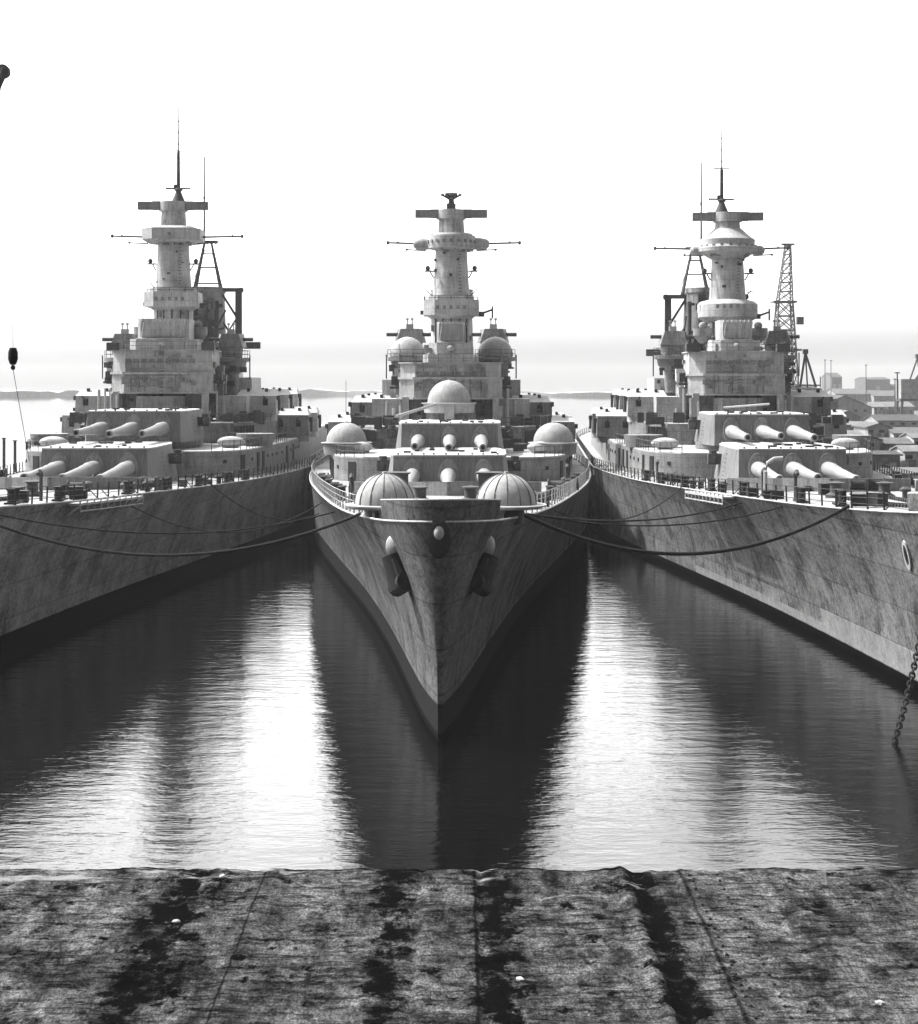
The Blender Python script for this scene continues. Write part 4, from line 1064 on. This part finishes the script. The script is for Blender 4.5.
# ------------------------------------------------------------------ shipyard buildings
GZ = 1.6
def shed(px0, px1, Y, h, wall, roof, label, gable=.25, depth=14, doors=2, front=False, group=None):
    X0, X1 = at(px0, Y), at(px1, Y); w = X1 - X0; xc = (X0 + X1) / 2
    e = empty('shed', (xc, Y, GZ)); tag(e, label, 'shed', group)
    mb = MB(); hw = w / 2; rise = gable * (w / 2 if front else depth / 2)
    if front:
        mb.add([(-hw, 0, -.3), (hw, 0, -.3), (hw, 0, h), (0, 0, h + rise), (-hw, 0, h), (-hw, depth, -.3), (hw, depth, -.3), (hw, depth, h), (0, depth, h + rise), (-hw, depth, h)],
               [(0, 1, 2, 3, 4), (9, 8, 7, 6, 5), (1, 6, 7, 2), (5, 0, 4, 9)])
        mb.build('wall', wall, e)
        mb = MB(); t_ = .3; o = .5
        mb.add([(-hw - o, -o, h - o * gable * 1.0), (0, -o, h + rise + .02), (hw + o, -o, h - o * gable), (-hw - o, depth + o, h - o * gable), (0, depth + o, h + rise + .02), (hw + o, depth + o, h - o * gable),
                (-hw - o, -o, h - o * gable + t_), (0, -o, h + rise + t_), (hw + o, -o, h - o * gable + t_), (-hw - o, depth + o, h - o * gable + t_), (0, depth + o, h + rise + t_), (hw + o, depth + o, h - o * gable + t_)],
               [(6, 7, 10, 9), (7, 8, 11, 10), (0, 1, 7, 6), (1, 2, 8, 7), (3, 0, 6, 9), (2, 5, 11, 8), (1, 0, 3, 4), (2, 1, 4, 5)])
    else:
        mb.add([(-hw, 0, -.3), (hw, 0, -.3), (hw, depth, -.3), (-hw, depth, -.3), (-hw, 0, h), (hw, 0, h), (hw, depth, h), (-hw, depth, h), (-hw, depth / 2, h + rise), (hw, depth / 2, h + rise)],
               [(0, 1, 5, 4), (1, 2, 6, 9, 5), (2, 3, 7, 6), (3, 0, 4, 8, 7)])
        mb.build('wall', wall, e)
        mb = MB(); t_ = .25; o = .4
        mb.add([(-hw - o, -o, h - o * gable), (hw + o, -o, h - o * gable), (hw + o, depth / 2, h + rise + .02), (-hw - o, depth / 2, h + rise + .02), (hw + o, depth + o, h - o * gable), (-hw - o, depth + o, h - o * gable),
                (-hw - o, -o, h - o * gable + t_), (hw + o, -o, h - o * gable + t_), (hw + o, depth / 2, h + rise + t_), (-hw - o, depth / 2, h + rise + t_), (hw + o, depth + o, h - o * gable + t_), (-hw - o, depth + o, h - o * gable + t_)],
               [(6, 7, 8, 9), (9, 8, 10, 11), (0, 1, 7, 6), (5, 11, 10, 4), (1, 2, 8, 7), (2, 4, 10, 8), (3, 0, 6, 9), (5, 3, 9, 11), (0, 3, 2, 1), (3, 5, 4, 2)])
    mb.build('roof', roof, e)
    for k in range(doors):
        mb = MB(); x = -hw + w * (k + .5) / doors; mb.box(x, -.06, h * .36, min(w / doors * .5, 3.2), .14, h * .72); mb.build('door', 'wall_dark' if wall != 'wall_dark' else 'wall_mid', e)
    if Y < 700:
        nw = max(2, int(w / 3.2))
        for k in range(min(nw, 8)):
            mb = MB(); mb.box(-hw + w * (k + .25) / nw, -.07, h * .82, min(1.2, w / nw * .5), .16, h * .14); mb.build('window', 'void' if wall != 'wall_dark' else 'roof_pale', e)
    return e

ORD = ['leftmost', 'second from the left', 'third from the left', 'fourth from the left', 'fifth from the left', 'sixth from the left', 'rightmost']
def row(Y, items, desc):
    for k, (a, b_, h, wl, rf, gb, fr, dp, word) in enumerate(items):
        o = ORD[k] if k < len(items) - 1 else 'rightmost'
        shed(a, b_, Y + R.uniform(-6, 6), h, wl, rf, f'{word} shed, {o} in {desc}', gb, dp, R.choice((1, 2, 3)), fr)
row(232, [(838, 862, 2.2, 'wall_dark', 'roof_mid', .2, False, 5, 'low dark'), (868, 893, 2.8, 'wall_mid', 'roof_dark', .1, False, 6, 'squat grey'), (900, 940, 2.4, 'wall_dark', 'roof_pale', .2, False, 6, 'pale roofed')], 'the nearest yard row behind the right ship')
row(262, [(806, 828, 3.0, 'wall_dark', 'roof_dark', .2, False, 7, 'black'), (832, 852, 3.4, 'wall_mid', 'roof_mid', .3, True, 8, 'gable fronted'), (858, 900, 4.0, 'wall_dark', 'roof_dark', .1, False, 8, 'long dark'), (905, 935, 4.4, 'wall_pale', 'roof_pale', .2, False, 8, 'white')], 'the second yard row from the water')
row(305, [(798, 826, 3.2, 'wall_mid', 'roof_pale', .2, False, 9, 'bright roofed'), (830, 850, 3.6, 'wall_pale', 'roof_mid', .1, False, 8, 'pale flat'), (856, 880, 5.0, 'wall_mid', 'roof_dark', .3, True, 10, 'tall grey'), (886, 912, 4.2, 'wall_dark', 'roof_mid', .2, False, 9, 'dark'), (914, 950, 5, 'wall_pale', 'roof_pale', .2, False, 9, 'whitewashed')], 'the third yard row from the water')
row(385, [(790, 820, 4.0, 'wall_mid', 'roof_mid', .2, False, 12, 'dull grey'), (826, 862, 3.2, 'wall_dark', 'roof_pale', .15, False, 12, 'long light roofed'), (868, 890, 5.0, 'wall_mid', 'roof_mid', .3, True, 14, 'gabled'), (894, 930, 3.6, 'wall_pale', 'roof_mid', .2, False, 12, 'cream')], 'the middle yard row')
row(480, [(812, 838, 3.6, 'wall_mid', 'roof_mid', .2, False, 16, 'grey'), (842, 872, 3.0, 'wall_dark', 'roof_pale', .1, False, 16, 'flat bright roofed'), (878, 922, 4.4, 'wall_mid', 'roof_dark', .2, False, 16, 'broad dark roofed')], 'the row before the big gabled warehouse')
shed(817, 872, 610, 6.2, 'wall_mid', 'roof_dark', 'big hazy warehouse with a broad shallow gable facing the ships', .42, 60, 1, True)
shed(836, 860, 585, 3.2, 'wall_dark', 'roof_mid', 'small gabled annex standing in front of the big hazy warehouse', .5, 14, 1, True)
row(700, [(874, 886, 5, 'wall_mid', 'roof_pale', .2, False, 20, 'small pale'), (888, 899, 5, 'wall_mid', 'roof_pale', .2, False, 20, 'bright'), (901, 914, 5, 'wall_mid', 'roof_pale', .2, False, 20, 'white roofed')], 'the row right of the big warehouse')
row(900, [(800, 832, 7, 'wall_mid', 'roof_mid', .2, False, 30, 'faint'), (836, 870, 9, 'wall_mid', 'roof_mid', .2, False, 30, 'faint broad'), (874, 925, 8, 'wall_mid', 'roof_mid', .2, False, 30, 'faint long')], 'the hazy row behind the big warehouse')
row(1400, [(770, 815, 12, 'wall_dark', 'roof_dark', .1, False, 40, 'ghostly'), (832, 842, 20, 'wall_dark', 'roof_dark', .2, False, 40, 'ghostly tall'), (866, 890, 18, 'wall_dark', 'roof_dark', .1, False, 40, 'ghostly high'), (893, 930, 12, 'wall_dark', 'roof_dark', .1, False, 40, 'ghostly low')], 'the farthest row on the skyline')

# stacks of timber and scrap between the sheds
SP = [(812, 248), (826, 244), (852, 250), (876, 248), (890, 251), (910, 247), (800, 280), (818, 284), (846, 283), (866, 286), (900, 288), (806, 335), (836, 340), (862, 338), (884, 342), (912, 345), (814, 430), (850, 436), (880, 440), (905, 425)]
RD = ['behind the nearest shed row', 'behind the second shed row', 'behind the third shed row', 'in front of the distant sheds']
cnt = {}
ROWS = [0] * 6 + [1] * 5 + [2] * 5 + [3] * 4
for (px_, Y), rw in zip(SP, ROWS):
    k = cnt.get(rw, 0); cnt[rw] = k + 1; last = ROWS.count(rw) - 1
    mb = MB(); w = R.uniform(2, 4.2); L = R.randint(3, 7)
    for l in range(L):
        for j in range(4):
            mb.box(-w / 2 + w * (j + .5) / 4 + R.uniform(-.12, .12), R.uniform(-.3, .3), .2 + l * .36, w / 4 * R.uniform(.7, .98), R.uniform(2, 3), .3, R.uniform(-.06, .06))
    nm = R.choice(('dark', 'mid', 'superd', 'light')); o = mb.build('timber_stack', nm); o.location = (at(px_, Y), Y, GZ); o.rotation_euler = (0, 0, R.uniform(-.5, .5))
    tag(o, f'{"dark" if nm == "dark" else "pale" if nm == "light" else "grey"} timber stack, {ORD[k] if k < last else "rightmost"} of those {RD[rw]}', 'timber stack')

for k in range(60):      # loose crates all over the yard
    Y = R.choice((238, 245, 256, 270, 276, 292, 298, 315, 325, 350, 365, 410, 450, 505)) + R.uniform(-3, 3); px_ = R.uniform(798, 930)
    w_, d_, h_ = R.uniform(.8, 2.4), R.uniform(.8, 2.0), R.uniform(.7, 2.2); mb = MB(); mb.box(0, 0, h_ / 2, w_, d_, h_)
    for q_ in range(3): mb.box(-w_ / 2 + w_ * (q_ + .5) / 3, -d_ / 2 - .03, h_ / 2, .12, .08, h_ * .96)
    mb.box(0, 0, h_ + .03, w_ * 1.05, d_ * 1.05, .08)
    o = mb.build('crate', R.choice(('mid', 'wall_mid', 'wall_dark', 'dark', 'light'))); o.location = (at(px_, Y), Y, GZ); o.rotation_euler = (0, 0, R.uniform(-.7, .7))
    tag(o, 'small slatted crate left among the yard sheds beyond the right ship', 'crate', 'loose crates in the shipyard')

def pole(px_, Y, h, r, label, name='lamp_mast', arm=0):
    X = at(px_, Y); e = empty(name, (X, Y, GZ)); tag(e, label, 'mast')
    MB().rod((0, 0, -.2), (0, 0, h), r, r * .6, n=8).build('pole', 'steel', e)
    mb = MB(); mb.box(0, 0, h, max(1.2, arm), .4, .35); mb.build('crossarm', 'steel', e)
for px_, Y, h, l in ((825, 800, 27, 'thin hazy mast left of the skyline sheds'), (831, 820, 27, 'thin hazy mast second from the left on the skyline'), (866, 760, 24, 'thin hazy mast above the middle of the yard'), (895, 560, 17, 'slim mast just left of the far crane'),
                     (843, 300, 7.5, 'short post among the near timber stacks'), (872, 258, 7, 'short post in front of the long dark shed')):
    pole(px_, Y, h, .28 if Y > 400 else .12, l)

# ------------------------------------------------------------------ cranes
def lattice(mb, x0, y0, z0, w0, x1, y1, z1, w1, bays, r):
    P0 = [(x0 + sx * w0 / 2, y0 + sy * w0 / 2, z0) for sx, sy in ((-1, -1), (1, -1), (1, 1), (-1, 1))]
    P1 = [(x1 + sx * w1 / 2, y1 + sy * w1 / 2, z1) for sx, sy in ((-1, -1), (1, -1), (1, 1), (-1, 1))]
    P0 = [Vector(p) for p in P0]; P1 = [Vector(p) for p in P1]
    for a, b_ in zip(P0, P1): mb.rod(a, b_, r, n=6)
    for k in range(bays):
        f0, f1 = k / bays, (k + 1) / bays
        for i in range(4):
            j = (i + 1) % 4
            a0, a1 = P0[i].lerp(P1[i], f0), P0[j].lerp(P1[j], f0); b0, b1 = P0[i].lerp(P1[i], f1), P0[j].lerp(P1[j], f1)
            mb.rod(a0, b1, r * .6, n=4); mb.rod(a1, b0, r * .6, n=4); mb.rod(b0, b1, r * .7, n=4)
Yc = 300; Xc = at(783, Yc); cr = empty('lattice_crane', (Xc, Yc, GZ)); tag(cr, 'tall tapering lattice crane tower rising beside the right ship', 'crane')
sc = Yc / F
mb = MB(); lattice(mb, 0, 0, 10, 5.4, .3, 0, 31, 2.6, 8, .16); lattice(mb, .3, 0, 31.2, 2.6, .9, 0, 41.6, 1.0, 6, .12)
mb.build('tower', 'steel2', cr)
mb = MB(); mb.box(.1, 0, 31, 4.4, 3.6, .35); mb.box(0, 0, 22, 6.2, 4.4, .35); mb.box(.9, 0, 41.8, 2.4, 1.2, .35); mb.box(3.2, 0, 27.5, 1.2, 1, 1.4); mb.pieces('landing', 'steel2', cr)
mb = MB(); mb.box(2.2, 1, 11.3, 9.0, 7, 7.2); mb.box(8.2, 1, 10.4, 3.4, 6, 5.0); mb.build('machinery_house', 'wall_mid', cr)
mb = MB(); mb.box(4, 1, 6.5, 13, 7, .8)
for sx in (-2, 9.5):
    for sy in (-2, 4): mb.box(sx, sy, 3.2, .9, .9, 6.6)
mb.rod((3.2, 0, 15), (4.2, 0, 21.5), .22); mb.rod((6.2, 0, 15), (4.2, 0, 21.5), .22); mb.rod((4.6, 0, 14.9), (4.2, 0, 21.5), .15); mb.box(4.2, 0, 21.7, .9, .9, .9); mb.rod((2.6, 0, 15.4), (7, 0, 15.4), .12); mb.rod((7, 0, 15), (7, 0, 17), .1)
mb.build('portal', 'steel', cr)
Yf = 560; cf = empty('harbour_crane', (at(913, Yf), Yf, GZ)); tag(cf, 'far hazy harbour crane with boxy cab at the right edge', 'crane')
mb = MB(); mb.box(0, 0, 13.5, 10.5, 8, 7.0); mb.build('machinery_house', 'wall_mid', cf)
mb = MB()
for sx in (-4.5, 4.5):
    for sy in (-3, 3): mb.rod((sx * 1.2, sy, 0), (sx, sy, 10), .5)
mb.box(0, 0, 9.8, 11, 8, .8); mb.rod((-5.5, 0, 10), (-5.5, 0, 19.5), .25); mb.box(-5.5, 0, 19.2, 1.8, .5, .4)
mb.rod((-1.0, 0, 17), (1.6, 0, 24.5), .3); mb.rod((2.6, 0, 17), (1.6, 0, 24.5), .3); mb.build('portal', 'steel', cf)
mb = MB(); lattice(mb, 2, 0, 17, 2, 16, -10, 40, 1, 10, .2); mb.box(1.8, 0, 25, 1.8, 1.5, 1.5); mb.build('jib', 'steel', cf)

# dockside crane standing on the quay off to the left; its jib tip and hook block enter the picture
Yk = 43.0
kb = empty('dock_crane', (at(-95, Yk) , Yk - 4, QZ)); tag(kb, 'grey crane jib tip poking in at the top left corner', 'crane')
bx, by = kb.location.x, kb.location.y
tip = Vector((at(3, Yk) - bx, Yk - by, CAMZ + (HZ - 76) * Yk / F - QZ))
mb = MB(); lattice(mb, 0, 0, 0, 1.5, 0, 0, 9, 1.2, 6, .08); mb.box(0, 0, .25, 2.6, 2.6, .5); mb.box(0, 0, 9.1, 1.8, 1.8, .3); mb.build('tower', 'steel2', kb)
mb = MB(); mb.rod((0, 0, 9.3), tip - Vector((.12, .1, .35)), .12, .10, n=8); mb.rod(tip - Vector((.22, .1, .55)), tip + Vector((.05, 0, .2)), .1, .12, n=10)
mb.rod((0, 0, 9.3), (-.6, -.5, 13.5), .1); mb.rod((-.6, -.5, 13.5), tip, .02, n=5); mb.build('jib', 'steel2', kb)
mb = MB(); mb.rod(tip + Vector((0, -.09, .12)), tip + Vector((0, .09, .12)), .19, n=18); mb.build('sheave', 'steel2', kb)
hk = empty('hook_block', (at(13, Yk), Yk, CAMZ + (HZ - 356) * Yk / F)); tag(hk, 'small black hook block hanging on a thin wire at far left', 'hook block')
mb = MB(); mb.rod((0, 0, -.24), (0, 0, .22), 1, n=10, prof=[(0, .05), (.08, .09), (.35, .13), (.75, .125), (1, .085)]); mb.ellipsoid((0, 0, -.31), .065, .065, .07, 8, 6); mb.build('block', 'void', hk)
top = kb.location + tip + Vector((.19, 0, .1)) - hk.location
mb = MB(); mb.rod((0, 0, .2), top, .006, n=5); mb.build('hoist_wire', 'mid', hk)
mb = MB(); mb.rod((0, 0, -.35), (.12, 1.2, -2.9), .009, n=5); mb.build('tail_wire', 'mid', hk)

# pilings and a marker out on the open water
for k, (px_, hh) in enumerate(((4, 6), (15, 5.2), (27, 4.6))):
    Y = 330 + 8 * k; mb = MB(); mb.rod((0, 0, -2), (0, 0, hh), .35, .3, n=10); mb.box(0, 0, hh, .8, .8, .2)
    o = mb.build('mooring_piling', 'dark'); o.location = (at(px_, Y), Y, 0); tag(o, f'dark mooring piling beyond the left ship, {("leftmost", "middle one", "rightmost")[k]} of three', 'piling', None)
e = empty('channel_marker', (at(346, 420), 420, 0)); tag(e, 'thin channel marker pole standing in the water left of the middle ship', 'marker')
MB().rod((0, 0, -1), (0, 0, 18), .12, .07, n=6).build('pole', 'steel', e); MB().box(0, 0, 1.0, 2.2, 2.2, 1.6).build('float', 'dark', e)

# ------------------------------------------------------------------ air
mb = MB(); mb.box(0, 2900, 35, 11800, 6400, 82)
hz = bpy.data.meshes.new('haze'); hz.from_pydata(mb.v, [], mb.f); ho = bpy.data.objects.new('haze', hz); COL.objects.link(ho); tag(ho, kind='stuff')
m = bpy.data.materials.new('haze air'); m.use_nodes = True; nt = m.node_tree; nt.nodes.clear()
out = nt.nodes.new('ShaderNodeOutputMaterial'); pv = nt.nodes.new('ShaderNodeVolumePrincipled')
pv.inputs['Color'].default_value = (.72, .72, .72, 1); pv.inputs['Density'].default_value = .00014; pv.inputs['Anisotropy'].default_value = .0
nt.links.new(pv.outputs[0], out.inputs['Volume']); hz.materials.append(m)
for v in hz.vertices: pass

# ------------------------------------------------------------------ light
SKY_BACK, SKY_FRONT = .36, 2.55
sd = Vector((-.57, .19, .80)).normalized()      # towards the sun: left, high, a touch behind the ships
el = math.asin(sd.z); az = math.atan2(sd.x, sd.y)
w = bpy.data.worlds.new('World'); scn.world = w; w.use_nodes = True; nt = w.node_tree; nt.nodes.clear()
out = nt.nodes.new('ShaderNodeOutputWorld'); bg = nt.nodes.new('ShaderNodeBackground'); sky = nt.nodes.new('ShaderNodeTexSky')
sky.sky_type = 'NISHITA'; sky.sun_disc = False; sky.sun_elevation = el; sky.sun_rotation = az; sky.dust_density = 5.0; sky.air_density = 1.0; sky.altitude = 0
bw = nt.nodes.new('ShaderNodeRGBToBW'); nt.links.new(sky.outputs[0], bw.inputs[0])
tc = nt.nodes.new('ShaderNodeTexCoord'); sp = nt.nodes.new('ShaderNodeSeparateXYZ'); nt.links.new(tc.outputs['Generated'], sp.inputs[0])
# hazy bright air towards the sun and the open harbour, deeper tone behind and overhead
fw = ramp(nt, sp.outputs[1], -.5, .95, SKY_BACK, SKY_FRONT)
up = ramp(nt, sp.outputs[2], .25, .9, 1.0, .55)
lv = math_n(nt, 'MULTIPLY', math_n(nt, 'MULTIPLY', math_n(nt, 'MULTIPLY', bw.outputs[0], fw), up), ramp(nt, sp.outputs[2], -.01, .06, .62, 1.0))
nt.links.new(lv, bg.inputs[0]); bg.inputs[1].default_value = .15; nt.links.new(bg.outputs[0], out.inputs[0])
L = bpy.data.lights.new('sun', 'SUN'); L.energy = 2.3; L.angle = math.radians(.6); L.color = (1, .995, .985)
lo = bpy.data.objects.new('sun', L); COL.objects.link(lo); lo.rotation_euler = sd.to_track_quat('Z', 'Y').to_euler()

# ------------------------------------------------------------------ camera
cam = bpy.data.cameras.new('camera'); co = bpy.data.objects.new('camera', cam); COL.objects.link(co)
co.location = (0, 0, CAMZ); co.rotation_euler = (PI / 2, 0, 0)
cam.sensor_fit = 'VERTICAL'; cam.sensor_height = 36; cam.lens = F / 1024 * 36; cam.shift_y = -(512 - HZ) / 1024
cam.clip_start = .5; cam.clip_end = 20000
scn.camera = co
scn.view_settings.view_transform = 'Standard'; scn.view_settings.look = 'None'; scn.view_settings.exposure = 1.7; scn.view_settings.gamma = 1
try: scn.view_settings.use_curve_mapping = False
except Exception: pass
scn.cycles.max_bounces = 6; scn.cycles.volume_bounces = 1; scn.cycles.use_denoising = True
